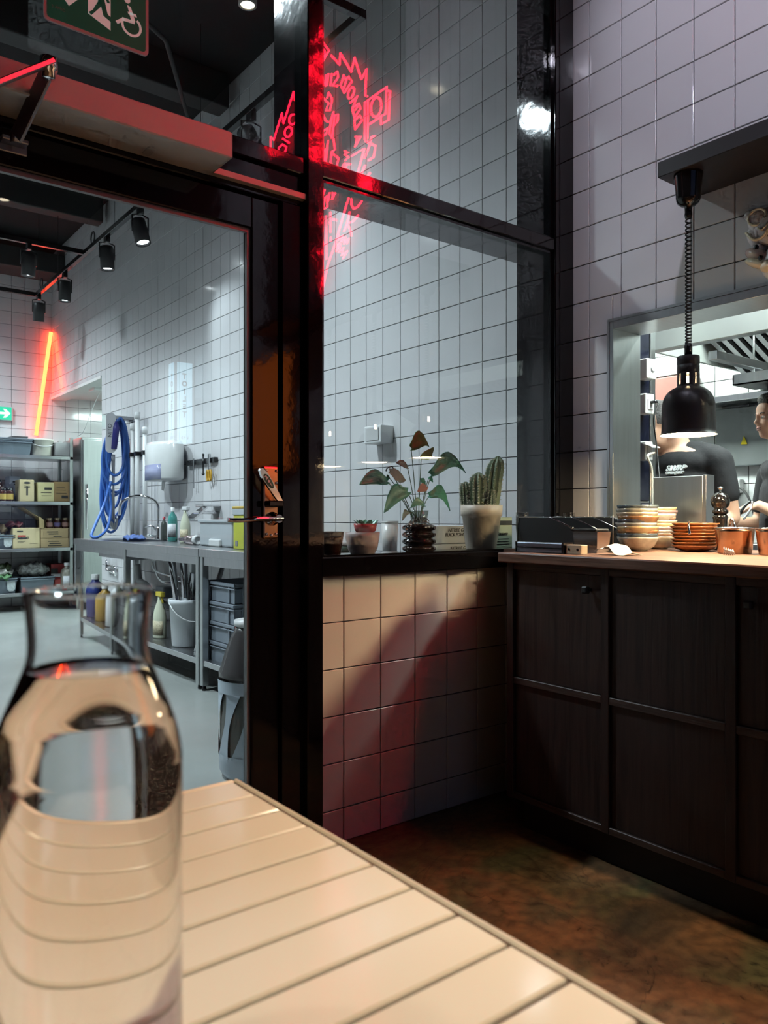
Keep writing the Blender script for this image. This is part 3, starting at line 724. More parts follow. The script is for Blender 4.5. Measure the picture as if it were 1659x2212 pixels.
# toilet light box on the wall behind the camera (mirrored in the door glass)
tl = thing('toilet_sign', 'upright pale blue light box lettered TOILET', 'sign', (2.44, -1.4, 1.6))
LB = emit('lightbox_blue', (.55, .85, 1.0), 5.0)
tx, ty = 2.40, -1.42
MB().box(tx - .07, tx + .07, ty - .07, ty + .07, 1.60, 2.20, .002).build('box', LB, tl)
MB().box(tx + .07, 2.555, ty - .03, ty + .03, 1.85, 1.95).build('bracket', ALU, tl)
b = MB()
for sx_ in (-1, 1):
    for sy_ in (-1, 1): b.box(tx + sx_ * .07 - .008, tx + sx_ * .07 + .008, ty + sy_ * .07 - .008, ty + sy_ * .07 + .008, 1.595, 2.205)
b.build('corner_profile', mat('profile_grey', (.25, .25, .26), .4), tl)
INK = mat('sign_ink', (.01, .015, .02), .6)
def kata(M, parent):
    q = MB()
    for a, c in (((-.026, .012), (-.026, -.012)), ((-.026, .004), (-.018, -.003)), ((.006, .012), (-.008, 0)), ((0, .004), (0, -.012)), ((.016, .012), (.016, -.010)), ((.016, -.010), (.030, .002))):
        d = Vector((c[0] - a[0], c[1] - a[1])); n = Vector((-d.y, d.x)).normalized() * .0016
        q.prism([(a[0] + n.x, a[1] + n.y), (a[0] - n.x, a[1] - n.y), (c[0] - n.x, c[1] - n.y), (c[0] + n.x, c[1] + n.y)], .001, M)
    q.build('lettering', INK, parent)
for (o, ex_) in (((tx, ty + .0705, 0), (-1, 0, 0)), ((tx - .0705, ty, 0), (0, -1, 0))):
    for i, ch in enumerate('TOILET'):
        text('lettering', ch, .056, INK, tl, frame((o[0], o[1], 2.095 - i * .057), ex_, (0, 0, 1)), sx=.9, bold=.0022)
    kata(frame((o[0], o[1], 1.635), ex_, (0, 0, 1)), tl)

ob = thing('orange_glow_box', 'orange glowing light box added on the wall to reflect in the door', 'light box', (2.53, -.35, 1.3))  # out-of-view glowing box, guessed and added for the orange reflection on the door
MB().box(2.515, 2.552, -.64, -.06, 1.33, 2.09, .004).build('case', BLACKM, ob)
MB().box(2.511, 2.515, -.62, -.08, 1.35, 2.07).build('face', emit('orange_face', (1, .20, .025), 1.6), ob)
# things on the worktop
ra = thing('ticket_rail', 'aluminium ticket rail lying on the near edge of the worktop', 'rail', (2.0, 1.72, WT))
MB().box(1.985, 2.03, 1.625, 1.822, WT, WT + .034, .003).build('bar', mat('rail_blue_alu', (.30, .34, .42), .3, metal=1), ra)
MB().box(1.983, 1.986, 1.625, 1.822, WT + .015, WT + .019).build('slot', BLACKP, ra)
MB().box(1.984, 2.032, 1.618, 1.625, WT, WT + .036).build('end_cap', BLACKP, ra); MB().box(1.984, 2.032, 1.822, 1.826, WT, WT + .036).build('end_cap', BLACKP, ra)
wbk = thing('wooden_block', 'small pale wooden block with two holes beside the ticket rail', 'block', (2.0, 1.59, WT))
MB().box(1.99, 2.025, 1.555, 1.615, WT, WT + .030, .002).build('block', mat('pale_wood', (.45, .36, .25), .6), wbk)
b = MB()
for y in (1.568, 1.602): b.lathe([(.004, 0), (.004, .001)], 10, M=frame((1.9895, y, WT + .016), (0, -1, 0), (0, 0, 1)))
b.build('hole', BLACKP, wbk)
og = thing('cutlery_organiser', 'black sloping cutlery organiser with steel-edged dividers', 'organiser', (2.35, 1.85, WT))
for x in (2.16, 2.28, 2.40, 2.52):
    MB().prism([(1.97, 0), (1.95, .116), (1.822, .116), (1.703, .070), (1.703, 0)][::-1] if False else [(1.97, .116), (1.955, 0), (1.703, 0), (1.703, .070), (1.822, .116)], .005, frame((x, 0, WT), (0, 1, 0), (0, 0, 1))).build('divider', BLACKM, og)
    MB().tube([(x + .0025, 1.97, WT + .117), (x + .0025, 1.822, WT + .117), (x + .0025, 1.703, WT + .071)], .0028, 6).build('steel_edge', CHROME, og)
MB().box(2.16, 2.525, 1.70, 1.96, WT, WT + .005).build('base', BLACKM, og)
MB().box(2.16, 2.525, 1.965, 1.970, WT, WT + .116).build('back', BLACKM, og)
MB().box(2.16, 2.525, 1.700, 1.705, WT, WT + .069).build('front', BLACKM, og)
tn = thing('bill_tin', 'small steel tin with a black curved clip on the worktop', 'tin', (2.15, 1.6, WT))
c0 = at(1278, 1180, X=2.14)
b = MB(); b.add([(c0.x + sx_ * (.030 + .006 * sz_), c0.y + sy_ * (.044 + .006 * sz_), WT + .070 * sz_) for sz_ in (0, 1) for sx_, sy_ in ((-1, -1), (1, -1), (1, 1), (-1, 1))],
                [(3, 2, 1, 0), (0, 1, 5, 4), (1, 2, 6, 5), (2, 3, 7, 6), (3, 0, 4, 7), (4, 5, 6, 7)]); b.build('tin', mat('tin_worn', (.52, .47, .42), .25, metal=1, var=.15), tn)
b = MB(); b.tube([(c0.x - .036 + .01 * math.cos(a), c0.y + .05, WT + .070 + .012 * math.sin(a)) for a in [k * .4 for k in range(8)]], .004, 6); b.box(c0.x - .044, c0.x + .03, c0.y - .05, c0.y + .052, WT + .070, WT + .080, .004); b.build('clip', BLACKP, tn)
sp = thing('bill_spike', 'thin upright bill spike on the worktop', 'spike', (2.2, 1.55, WT))
c0 = at(1324, 1180, X=2.2)
b = MB(); b.tube([(c0.x, c0.y, WT + .006), (c0.x, c0.y, WT + .125)], [.0016, .0010], 6); b.build('needle', mat('needle', (.6, .55, .45), .3, metal=1), sp)
MB().lathe([(.028, 0), (.028, .004), (.004, .008)], 20, c=(c0.x, c0.y, WT)).build('foot', BLACKM, sp)
pa = at(1330, 1190, X=2.06)
b = MB(); n = 10; vs = []; fs = []
for i in range(n + 1):
    f = i / n; y = pa.y + .055 - .115 * f; z = WT + .003 + .026 * math.exp(-((f - .35) / .22) ** 2) + .012 * math.exp(-((f - .05) / .08) ** 2)
    for k, x in enumerate((pa.x - .035, pa.x, pa.x + .04)): vs.append((x + .012 * math.sin(f * 5), y - .008 * k, z * 1 + (.008 if k == 1 else 0)))
for i in range(n):
    for k in range(2): fs.append((i * 3 + k, i * 3 + k + 1, i * 3 + k + 4, i * 3 + k + 3))
b.add(vs, fs); o = b.build('paper_receipt', mat('receipt_paper', (.85, .82, .74), .7), None, label='crumpled white paper receipts on the worktop', cat='paper')
so = o.modifiers.new('thick', 'SOLIDIFY'); so.thickness = .0012

# bowls and plates
def bowl_proto(r, h, col, rim):
    prof = [(0, 0), (r * .45, 0), (r * .47, h * .06), (r * .80, h * .35), (r * .97, h * .85), (r, h), (r * .965, h), (r * .92, h * .84), (r * .75, h * .40), (r * .4, h * .14), (0, h * .12)]
    return prof
def stack(name, u, xs, n, r, h, step, cols, lab, cat, group, jit=.003):
    c = at(u, 1180, X=xs)
    for k in range(n):
        col = cols[k % len(cols)]
        dx, dy = random.gauss(0, jit), random.gauss(0, jit)
        q = MB().lathe(bowl_proto(r, h, None, None), 40, c=(c.x + dx, c.y + dy, WT + k * step), caps=False)
        pos = ORD[k]
        q.build(name, mat('glaze_%d_%d_%d' % tuple(int(x * 99) for x in col), col, .14, var=.12, scale=30, col2=tuple(x * .5 for x in col), coat=.4), None, label=lab % pos, cat=cat, group=group)
ORD = ['first', 'second', 'third', 'fourth', 'fifth', 'sixth', 'seventh', 'eighth', 'ninth', 'tenth', 'eleventh', 'twelfth', 'thirteenth']
cols = [(.45, .42, .34), (.10, .13, .15), (.38, .17, .07), (.50, .36, .18), (.30, .30, .28), (.12, .11, .12), (.42, .22, .10), (.52, .45, .33)]
stack('glazed_bowl', 1376, 2.36, 10, .071, .050, .0122, cols, 'glazed stoneware bowl, %s from below in the left pile', 'bowl', 'left pile of glazed bowls')
stack('glazed_bowl', 1424, 2.56, 10, .062, .048, .0118, [(.46, .40, .30), (.40, .24, .17), (.48, .44, .40), (.28, .20, .20), (.55, .42, .22)], 'smaller glazed bowl, %s from below in the rear pile', 'bowl', 'rear pile of smaller bowls')
stack('copper_plate', 1499, 2.50, 8, .079, .022, .0108, [(.42, .15, .05), (.48, .19, .07)], 'copper-coloured rimmed plate, %s from below in its pile', 'plate', 'copper-coloured plates')
COPPER = mat('copper', (.62, .36, .22), .22, metal=1, var=.08, stretch=(1, 1, .1), scale=20)
def pot(u, xs, lab):
    c = at(u, 1180, X=xs)
    t = thing('copper_pot', lab, 'pot', (c.x, c.y, WT), group='copper pots on the pass')
    r = .060
    MB().lathe([(0, 0), (r * .82, 0), (r * .86, .004), (r * .95, .048), (r, .072), (r * 1.02, .082), (r * .98, .082), (r * .95, .07), (r * .9, .045), (r * .8, .006), (0, .005)], 36, caps=False).build('body', COPPER, t, local=True)
    MB().tube([(r * math.cos(a) * 1.02, r * math.sin(a) * 1.02, .083) for a in [k * math.pi / 18 for k in range(36)]], .0022, 6, closed=True).build('rim', CHROME, t, local=True)
pot(1587, 2.45, 'copper pot at the right of the copper plates')
pot(1678, 2.45, 'copper pot cut by the right edge of the picture')
gb = thing('chrome_clips', 'pair of small chrome clips standing before the copper pot', 'clips', (2.3, 1.2, WT))
c0 = at(1572, 1180, X=2.33)
b = MB()
for k in range(5): b.tube([(c0.x, c0.y + .012 - k * .007, WT), (c0.x - .004, c0.y + .010 - k * .007, WT + .024 - .002 * k), (c0.x + .006, c0.y + .008 - k * .007, WT + .002)], .0022, 6)
b.build('wire', CHROME, gb)
MS = Matrix.Diagonal((1.15, 1.15, 1.45, 1))
pm = thing('pepper_mill', 'glossy black pepper mill behind the copper pots', 'pepper mill', tuple(at(1556, 1125, X=2.66))[:2] + (WT,))
MB().lathe([(.027, 0), (.028, .006), (.024, .02), (.020, .05), (.021, .075), (.024, .082), (.018, .088)], 28, M=MS).build('body', mat('mill_black', (.008, .007, .007), .07), pm, local=True)
MB().lathe([(.018, .088), (.024, .093), (.023, .098), (.017, .102), (.026, .110), (.029, .120), (.026, .131), (.016, .140), (.006, .143)], 28, M=MS).build('cap', MATS['mill_black'], pm, local=True)
MB().lathe([(.003, .142), (.003, .149), (.008, .152), (.008, .155), (.003, .157)], 14, M=MS).build('finial', CHROME, pm, local=True)
sc = at(1472, 1125, X=2.60)
sbx = thing('steel_box', 'upright stainless steel box on the pass in front of the cook', 'steel box', (2.72, 1.6, WT))
a0 = at(1414, 1032, X=2.69); a1 = at(1521, 1032, X=2.69)
MB().box(2.68, 2.735, a1.y, a0.y, WT, at(1470, 1029, X=2.69).z, .002).build('body', STEELV, sbx)
MB().box(2.682, 2.740, a1.y - .012, a1.y, WT, at(1470, 1028, X=2.69).z, .001).build('side_flange', ALU, sbx)
b = MB(); c0 = at(1490, 1125, X=2.40); b.tube(smoothpath([(c0.x, c0.y, WT + .06), (c0.x, c0.y + .004, WT + .085), (c0.x + .003, c0.y + .005, WT + .10), (c0.x, c0.y - .001, WT + .106)], 4), [.005, .0048, .0045, .0042, .004, .0035, .003, .003, .003, .003, .003, .003, .003], 8)
sh_ = b.build('spoon_handle', CHROME, None, label='bright spoon handle sticking up behind the copper plates', cat='spoon')
tg = thing('kitchen_tongs', 'steel tongs leaning by the pepper mill', 'tongs', (2.6, 1.3, WT))
c0 = at(1590, 1125, X=2.58); b = MB(); b.tube(smoothpath([(c0.x, c0.y - .012, WT), (c0.x, c0.y, WT + .06), (c0.x, c0.y + .010, WT + .105), (c0.x, c0.y + .018, WT + .108), (c0.x, c0.y + .022, WT + .07), (c0.x, c0.y + .022, WT)], 5), .0045, 8); b.build('arms', CHROME, tg)
# clear plastic cup towers at the left end
CLEAR = pane_mat('clear_plastic', (.86, .87, .88), .16)
for (u, xs, n, top, lab) in ((1110, 2.20, 5, 0, 'left tower of stacked clear plastic cups'), (1150, 2.47, 5, 0, 'right tower of stacked clear plastic cups')):
    c = at(u, 1100, X=xs)
    c.y = min(c.y, 1.99)
    t = thing('cup_stack', lab, 'cups', (c.x, c.y, WT), group='clear cup towers')
    r = .024
    for k in range(n):
        z = .012 * k
        MB().lathe([(r * .70, z), (r * .72, z + .002), (r, z + .085), (r * 1.05, z + .087), (r * .97, z + .086)], 20, caps=False).build('cup', CLEAR, t, local=True)

# things on the sill behind the glass
SZ = .918
pt = thing('cactus_pot', 'cream plant pot with four ribbed cacti on the sill', 'potted cactus', tuple(at(1040, 1150, Y=2.155))[:2] + (SZ,))
R_ = .080
MB().lathe([(0, 0), (R_ * .72, 0), (R_ * .76, .006), (R_ * .93, .128), (R_ * 1.0, .130), (R_ * 1.02, .172), (R_ * .93, .172), (R_ * .90, .14), (R_ * .7, .02), (0, .02)], 40, caps=False).build('pot', mat('pot_cream', (.60, .50, .40), .45, var=.03), pt, local=True)
MB().lathe([(0, .152), (R_ * .91, .150)], 24, caps=False).build('soil', mat('soil', (.05, .035, .025), .95, var=.3, scale=60, bump=.6, bscale=80), pt, local=True)
CACT = mat('cactus_green', (.17, .21, .10), .6, var=.1, scale=30, col2=(.11, .15, .09))
SPINE = mat('cactus_spine', (.70, .62, .45), .7)
Rv = Vector((CS, -SN, 0)); Fv = Vector((SN, CS, 0))
for (a, d_, r, h, lean) in ((-.056, .0, .0245, .115, -.05), (-.018, -.018, .034, .150, .03), (.040, .022, .036, .215, .13), (.030, -.030, .018, .085, .05)):
    base = Rv * a + Fv * d_ + Vector((0, 0, .148)); n = 26; nr = 11; vs = []; rings = 14
    spn = MB()
    for i in range(rings + 1):
        f = i / rings; zz = h * f
        rr = r * (.82 + .18 * min(1, f * 3)) * math.sqrt(max(0, 1 - max(0, (f - .72) / .285) ** 2))
        cc = base + Rv * lean * h * f * f + Vector((0, 0, zz))
        for k in range(nr * 2):
            ang = math.pi * k / nr; q = rr * (1.0 if k % 2 == 0 else .80)
            pnt = cc + Vector((q * math.cos(ang), q * math.sin(ang), 0)); vs.append(pnt)
            if k % 2 == 0 and 0 < i < rings:
                for s2 in range(5):
                    dv = (Vector((math.cos(ang), math.sin(ang), 0)) + Vector((random.gauss(0, .6), random.gauss(0, .6), random.gauss(.2, .6)))).normalized()
                    e = pnt + dv * random.uniform(.005, .010); w = dv.orthogonal() * .0008
                    spn.add([pnt - w, pnt + w, e, pnt + dv.cross(w) * 1.2], [(0, 1, 2), (1, 3, 2), (3, 0, 2)])
    N = nr * 2
    fs = [(i * N + k, i * N + (k + 1) % N, (i + 1) * N + (k + 1) % N, (i + 1) * N + k) for i in range(rings) for k in range(N)]
    q = MB().add(vs, fs, None, False); co = q.build('cactus', CACT, pt, local=True)
    spn.build('spines', SPINE, co, local=True, kind='stuff')

pl = thing('potted_anthurium', 'leggy anthurium in a dark ribbed glass pot on the sill', 'potted plant', tuple(at(905, 1190, Y=2.150))[:2] + (SZ,))
pb = Vector(pl.location)
prof = []
for k in range(4):
    z = .025 * k
    prof += [(.050, z + .002), (.058, z + .006), (.0615, z + .0125), (.058, z + .019), (.050, z + .0235)]
q = MB(); vs = []; NN = 64
P2 = [(0, 0), (.048, 0)] + prof + [(.046, .102), (.042, .100), (.042, .02), (0, .02)]
for (r, z) in P2:
    for k in range(NN):
        a = 2 * math.pi * k / NN; lob = 1 + (.05 * abs(math.cos(a * 8 / 1)) - .03 if .05 < r else 0)
        vs.append((r * lob * math.cos(a), r * lob * math.sin(a), z))
fs = [(i * NN + k, i * NN + (k + 1) % NN, (i + 1) * NN + (k + 1) % NN, (i + 1) * NN + k) for i in range(len(P2) - 1) for k in range(NN)]
q.add(vs, fs, None, True).build('pot', mat('smoked_glass_pot', (.018, .012, .010), .06, var=.1, spec=.7), pl, local=True)
MB().lathe([(0, .10), (.024, .10), (.028, .104), (.036, .150), (.034, .150), (.026, .106), (0, .104)], 28, caps=False).build('inner_pot', pane_mat('frosted_pot', (.8, .82, .8), .12), pl, local=True)
q = MB()
for k in range(26):
    a = random.uniform(0, 6.28); r0 = random.uniform(.0, .02)
    q.tube(smoothpath([(r0 * math.cos(a), r0 * math.sin(a), .125), (.025 * math.cos(a), .025 * math.sin(a), random.uniform(.105, .125)), (random.uniform(.028, .042) * math.cos(a + .3), random.uniform(.028, .042) * math.sin(a + .3), random.uniform(.095, .112))], 3), .0016, 5)
q.build('roots', mat('root_brown', (.16, .09, .05), .8), pl, local=True)
LEAF = mat('leaf_green', (.06, .36, .22), .35, var=.12, scale=25, col2=(.04, .27, .17))
LEAFO = mat('leaf_olive', (.14, .34, .08), .4, var=.15, scale=25)
LEAFD = mat('leaf_dry', (.24, .36, .30), .5, var=.2, scale=25)
def pp(u, v, dy=0.0): return at(u, v, Y=2.150 + dy)
ax = pp(903, 1110)
def leaf(tip, base, width, m, droop=.15, cup=.25, side=1):
    tip, base = Vector(tip), Vector(base); d = tip - base; L = d.length; ex_ = d / L
    nrm = Vector((0.25 * side, -1, .35)); ey = nrm.cross(ex_).normalized(); ez_ = ex_.cross(ey)
    n = 12; vs = []; fs = []
    for i in range(n + 1):
        f = i / n
        w = 1.35 * width * (math.sin(math.pi * min(1, f * .92 + .05)) ** .75) * (1.15 - .55 * f)
        if i == n: w = .0004
        back = -.10 * L if i == 0 else 0
        cc = base + ex_ * (L * f) + Vector((0, 0, 1)) * (L * droop * math.sin(math.pi * f))
        for k in (-2, -1, 0, 1, 2):
            vs.append(cc + ey * (w * k / 2) + ez_ * (cup * w * (abs(k) / 2) ** 2) + ex_ * (back * abs(k) / 2) + ez_ * .0012 * math.sin(i * 2.1 + k))
    for i in range(n):
        for k in range(4): fs.append((i * 5 + k, i * 5 + k + 1, (i + 1) * 5 + k + 1, (i + 1) * 5 + k))
    o = MB().add(vs, fs, None, True).build('leaf', m, pl)
    mod = o.modifiers.new('thick', 'SOLIDIFY'); mod.thickness = .0009
    return o
def stem(pts, r=.0016, m=None): MB().tube(smoothpath(pts, 5), r, 6).build('stem', m or mat('stem_green', (.09, .14, .06), .5), pl)
L_ = [((776, 1047), (836, 1040), .024, LEAF, .15, .04), ((829, 1108), (880, 1063), .026, LEAF, .25, -.02), ((972, 1104), (927, 1072), .026, LEAF, .35, .02), ((1006, 1022), (932, 1026), .026, LEAF, .30, .0),
      ((927, 965), (888, 968), .026, LEAFO, .35, .01), ((937, 966), (910, 988), .014, LEAFO, -.12, .0), ((876, 1038), (842, 1018), .020, LEAFD, -.05, -.03), ((855, 1000), (880, 1010), .012, LEAFD, .1, .0),
      ((920, 1050), (908, 1036), .012, LEAF, .1, .0), ((935, 1042), (926, 1032), .010, LEAF, .1, .02), ((902, 1062), (922, 1052), .013, mat('spathe_peach', (.45, .26, .18), .5), .1, -.01), ((886, 1098), (916, 1092), .013, LEAF, .3, -.03), ((868, 1126), (884, 1108), .010, LEAFD, .4, -.02), ((838, 1038), (836, 1026), .008, LEAF, 0, 0)]
for tp, bs, w, m, dr, dy in L_:
    p1 = pp(*bs, dy); leaf(pp(*tp, dy * .8), p1, w, m, dr)
    o0 = pp(903 + (bs[0] - 903) * .10, 1128); mid = o0.lerp(p1, .55) + Vector((0, 0, .015))
    stem([o0, mid, p1])
stem([pp(850, 1012, -.03), pp(846, 1008, -.03), pp(836, 1012, -.03), pp(834, 1018, -.03)], .0022, BLACKP)

pbw = thing('stoneware_bowl', 'pale pinkish stoneware bowl on the sill beside the anthurium', 'bowl', tuple(at(783, 1200, Y=2.150))[:2] + (SZ,))
MB().lathe([(0, 0), (.040, 0), (.043, .004), (.052, .022), (.058, .055), (.060, .075), (.056, .075), (.053, .05), (.042, .012), (0, .01)], 40, caps=False).build('bowl', mat('stoneware_pink', (.42, .34, .33), .35, var=.06, scale=18), pbw, local=True)
rb = thing('lacquer_bowl', 'small red lacquer bowl of greens stacked on the stoneware bowl', 'bowl', Vector(pbw.location) + Vector((.012, 0, .066)))
MB().lathe([(0, 0), (.020, 0), (.036, .014), (.041, .038), (.038, .038), (.032, .014), (0, .008)], 32, caps=False).build('bowl', mat('lacquer_red', (.42, .03, .035), .2), rb, local=True)
q = MB()
for k in range(16):
    a = k * .9; rr = .004 + .0018 * k
    q.add([(rr * math.cos(a), rr * math.sin(a), .028), ((rr + .012) * math.cos(a + .3), (rr + .012) * math.sin(a + .3), .044), ((rr + .022) * math.cos(a), (rr + .022) * math.sin(a), .052), ((rr + .012) * math.cos(a - .3), (rr + .012) * math.sin(a - .3), .042)], [(0, 1, 2, 3)])
q.build('greens', LEAF, rb, local=True)
dk = thing('dark_pot', 'dark brown ceramic pot at the left end of the sill', 'pot', tuple(at(716, 1195, Y=2.150))[:2] + (SZ,))
dk.location.x = max(dk.location.x, 1.336 + .05)
MB().lathe([(0, 0), (.028, 0), (.031, .004), (.042, .075), (.044, .078), (.040, .078), (.036, .06), (.028, .008), (0, .006)], 32, caps=False).build('pot', mat('brown_gloss', (.045, .025, .018), .12), dk, local=True)
for i, (u, v0, lab) in enumerate(((950, 1168, 'upper white box of black nitrile gloves behind the anthurium'), (950, 1190, 'lower white box of black nitrile gloves behind the anthurium'))):
    pass
mc = thing('menu_card', 'small greenish menu card standing at the end of the sill', 'card', (2.42, 2.10, SZ))
ca0 = at(1062, 1130, Y=2.10); ca1 = at(1106, 1130, Y=2.10)
ca0.x = min(ca0.x, 2.33)
MB().box(ca0.x, min(ca1.x, 2.43), 2.10, 2.103, SZ, SZ + .125).build('card', mat('card_green', (.42, .47, .36), .6), mc)
MB().box(ca0.x + .002, min(ca1.x, 2.43) - .002, 2.098, 2.100, SZ + .095, SZ + .112).build('band', mat('ink_dark', (.03, .03, .03), .6), mc)
text('lettering', 'Ramen', .022, MATS['ink_dark'], mc, frame(((ca0.x + min(ca1.x, 2.43)) / 2, 2.0985, SZ + .062), (1, 0, 0), (0, 0, 1)), shear=.2)
b = MB()
for k in range(3): b.box(ca0.x + .02, min(ca1.x, 2.43) - .02, 2.098, 2.0999, SZ + .020 + k * .010, SZ + .0225 + k * .010)
b.build('print_line', MATS['ink_dark'], mc)

# table spotlight, then unseen ceiling spots added as fill for room, floor and wall
def downlight(x, y, power, col, target=None, ang=70, lab='', z=3.2):
    t = thing('ceiling_spot', lab, 'spotlight', (x, y, z), group='black spotlights over the dining room')
    MB().lathe([(.045, 0), (.045, .13), (.03, .15)], 24, caps=False).build('housing', BLACKM, t, local=True)
    MB().tube([(0, 0, .15), (0, 0, ZC - z)], .010, 8).build('rod', BLACKM, t, local=True)
    MB().lathe([(0, .012), (.043, .012)], 20, caps=False).build('lens', emit('lens_warm', (1, .85, .6), 12), t, local=True)
    spot('spot_beam', (x, y, z - .005), target or (x, y, 0), power, ang, .6, col, .04, t)
    return t
downlight(.25, -.35, 165, (1, .86, .52), (.30, .12, .75), 40, 'spotlight above the tiled table')
downlight(-1.4, -1.2, 85, (1, .84, .66), None, 80, 'added fill spotlight above the left side of the dining room')
downlight(1.2, -1.6, 50, (1, .84, .66), None, 80, 'added fill spotlight above the right side of the dining room')
downlight(-1.2, .8, 55, (1, .84, .66), None, 80, 'added fill spotlight near the dark left wall')
downlight(1.9, -.3, 320, (1, .76, .50), (1.25, .50, 0), 46, 'added spotlight brightening the brown floor beside the table')
downlight(1.25, 1.1, 84, (.84, .82, 1.0), (2.55, .95, 2.9), 88, 'added cool spotlight washing the tiled wall', z=3.75)
downlight(1.25, -.6, 70, (.80, .82, 1.0), (2.55, -.2, 2.9), 88, 'added cool spotlight washing the tiled wall further along', z=3.75)
# ------------------------------------------------------------------ prep room behind the glass
TT = .852
def steel_table(y0, y1, label, basin=None):
    t = thing('steel_table', label, 'table', (2.27, (y0 + y1) / 2, 0), group='steel prep tables')
    x0, x1 = 1.985, 2.55
    b = MB()
    if basin:
        ya, yb = basin
        b.box(x0, x1, y0, ya, TT - .05, TT, .002); b.box(x0, x1, yb, y1, TT - .05, TT, .002)
        b.box(x0, x0 + .07, ya, yb, TT - .05, TT); b.box(x1 - .10, x1, ya, yb, TT - .05, TT)
    else: b.box(x0, x1, y0, y1, TT - .05, TT, .003)
    b.build('top', STEEL, t)
    if basin:
        ya, yb = basin; q = MB(); xa, xb = x0 + .07, x1 - .10
        q.box(xa, xb, ya, ya + .004, TT - .13, TT - .001); q.box(xa, xb, yb - .004, yb, TT - .13, TT - .001); q.box(xa, xa + .004, ya, yb, TT - .13, TT - .001); q.box(xb - .004, xb, ya, yb, TT - .13, TT - .001); q.box(xa, xb, ya, yb, TT - .134, TT - .13)
        q.build('basin', STEEL, t)
    ys = [y0 + .005, y1 - .045] + ([(y0 + y1) / 2] if y1 - y0 > 2.2 else [])
    for y in ys:
        for x in (x0 + .004, x1 - .05):
            l = MB().box(x, x + .04, y, y + .04, .03, TT - .05, .002).build('leg', STEELV, t)
            MB().lathe([(.012, 0), (.014, .008), (.010, .03)], 12, c=(x + .02, y + .02, 0)).build('foot', BLACKP, l)
    MB().box(x0 + .01, x1 - .02, y0 + .01, y1 - .01, .150, .185, .002).build('undershelf', STEEL, t)
    MB().box(x0 + .01, x0 + .03, y0 + .045, y1 - .045, TT - .10, TT - .05).build('apron', STEEL, t)
steel_table(4.385, 6.9, 'long stainless steel sink table along the tiled wall', (5.75, 6.45))
steel_table(2.30, 4.375, 'nearer stainless steel table holding the grey crates')

# gooseneck tap
p0 = at(342, 1165, X=2.47)
fa = thing('gooseneck_tap', 'chrome gooseneck tap on the sink table', 'tap', (p0.x, p0.y, TT))
x, y = p0.x, p0.y
b = MB().lathe([(.028, 0), (.026, .01), (.020, .03), (.020, .09), (.016, .11)], 20, c=(x, y, TT)); b.build('body', CHROME, fa)
arc = [(x, y, TT + .10), (x, y, TT + .24)] + [(x - .13 + .13 * math.cos(a), y + .17 * (1 - math.cos(a)) * .5, TT + .26 + .10 * math.sin(a)) for a in [k * math.pi / 10 for k in range(0, 11)]] + [(x - .262, y + .17, TT + .20)]
MB().tube(smoothpath(arc, 3), .012, 10).build('spout', CHROME, fa)
MB().tube([(x, y, TT + .07), (x - .05, y + .02, TT + .115), (x - .10, y + .04, TT + .10)], [.014, .009, .007], 8).build('lever', CHROME, fa)
MB().tube([(x, y, TT + .02), (x - .06, y + .04, TT + .035), (x - .09, y + .06, TT + .02)], .012, 8).build('side_valve', CHROME, fa)

def bottle(name, u, xx, r, h, m, lab, cat, capm=None, label_m=None, flat=1.0, neck=.35, z=None, words=None):
    p = at(u, 1150, X=xx); z = TT if z is None else z
    t = thing(name, lab, cat, (p.x, p.y, z))
    S_ = Matrix.Diagonal((flat, 1, 1, 1))
    MB().lathe([(0, 0), (r * .95, 0), (r, .006), (r, h * .62), (r * .85, h * .74), (r * neck, h * .84), (r * neck, h * .90), (0, h * .90)], 28, M=S_, caps=False).build('body', m, t, local=True)
    MB().lathe([(r * neck * 1.15, h * .88), (r * neck * 1.15, h), (0, h)], 18, M=S_, caps=False).build('cap', capm or WHITEP, t, local=True)
    if label_m:
        q = MB(); n = 14; vs = []
        for k in range(n + 1):
            a = math.pi * (.72 + .9 * k / n)
            for zz in (h * .14, h * .52): vs.append((flat * (r + .0008) * math.cos(a), (r + .0008) * math.sin(a), zz))
        q.add(vs, [(2 * k, 2 * k + 2, 2 * k + 3, 2 * k + 1) for k in range(n)], None, True); lo = q.build('label', label_m, t, local=True)
        so = lo.modifiers.new('thick', 'SOLIDIFY'); so.thickness = .0008
    return t
TEAL = mat('teal_liquid', (.08, .33, .30), .2); PALEY = mat('pale_soap', (.66, .68, .52), .35); LABELW = mat('label_white', (.7, .72, .75), .6, var=.1, scale=60); LABELY = mat('label_yellow', (.68, .60, .40), .6, var=.15, scale=90, col2=(.35, .30, .2))
bottle('soap_bottle', 373, 2.36, .036, .26, TEAL, 'teal soap bottle with a white label by the tap', 'bottle', label_m=LABELW)
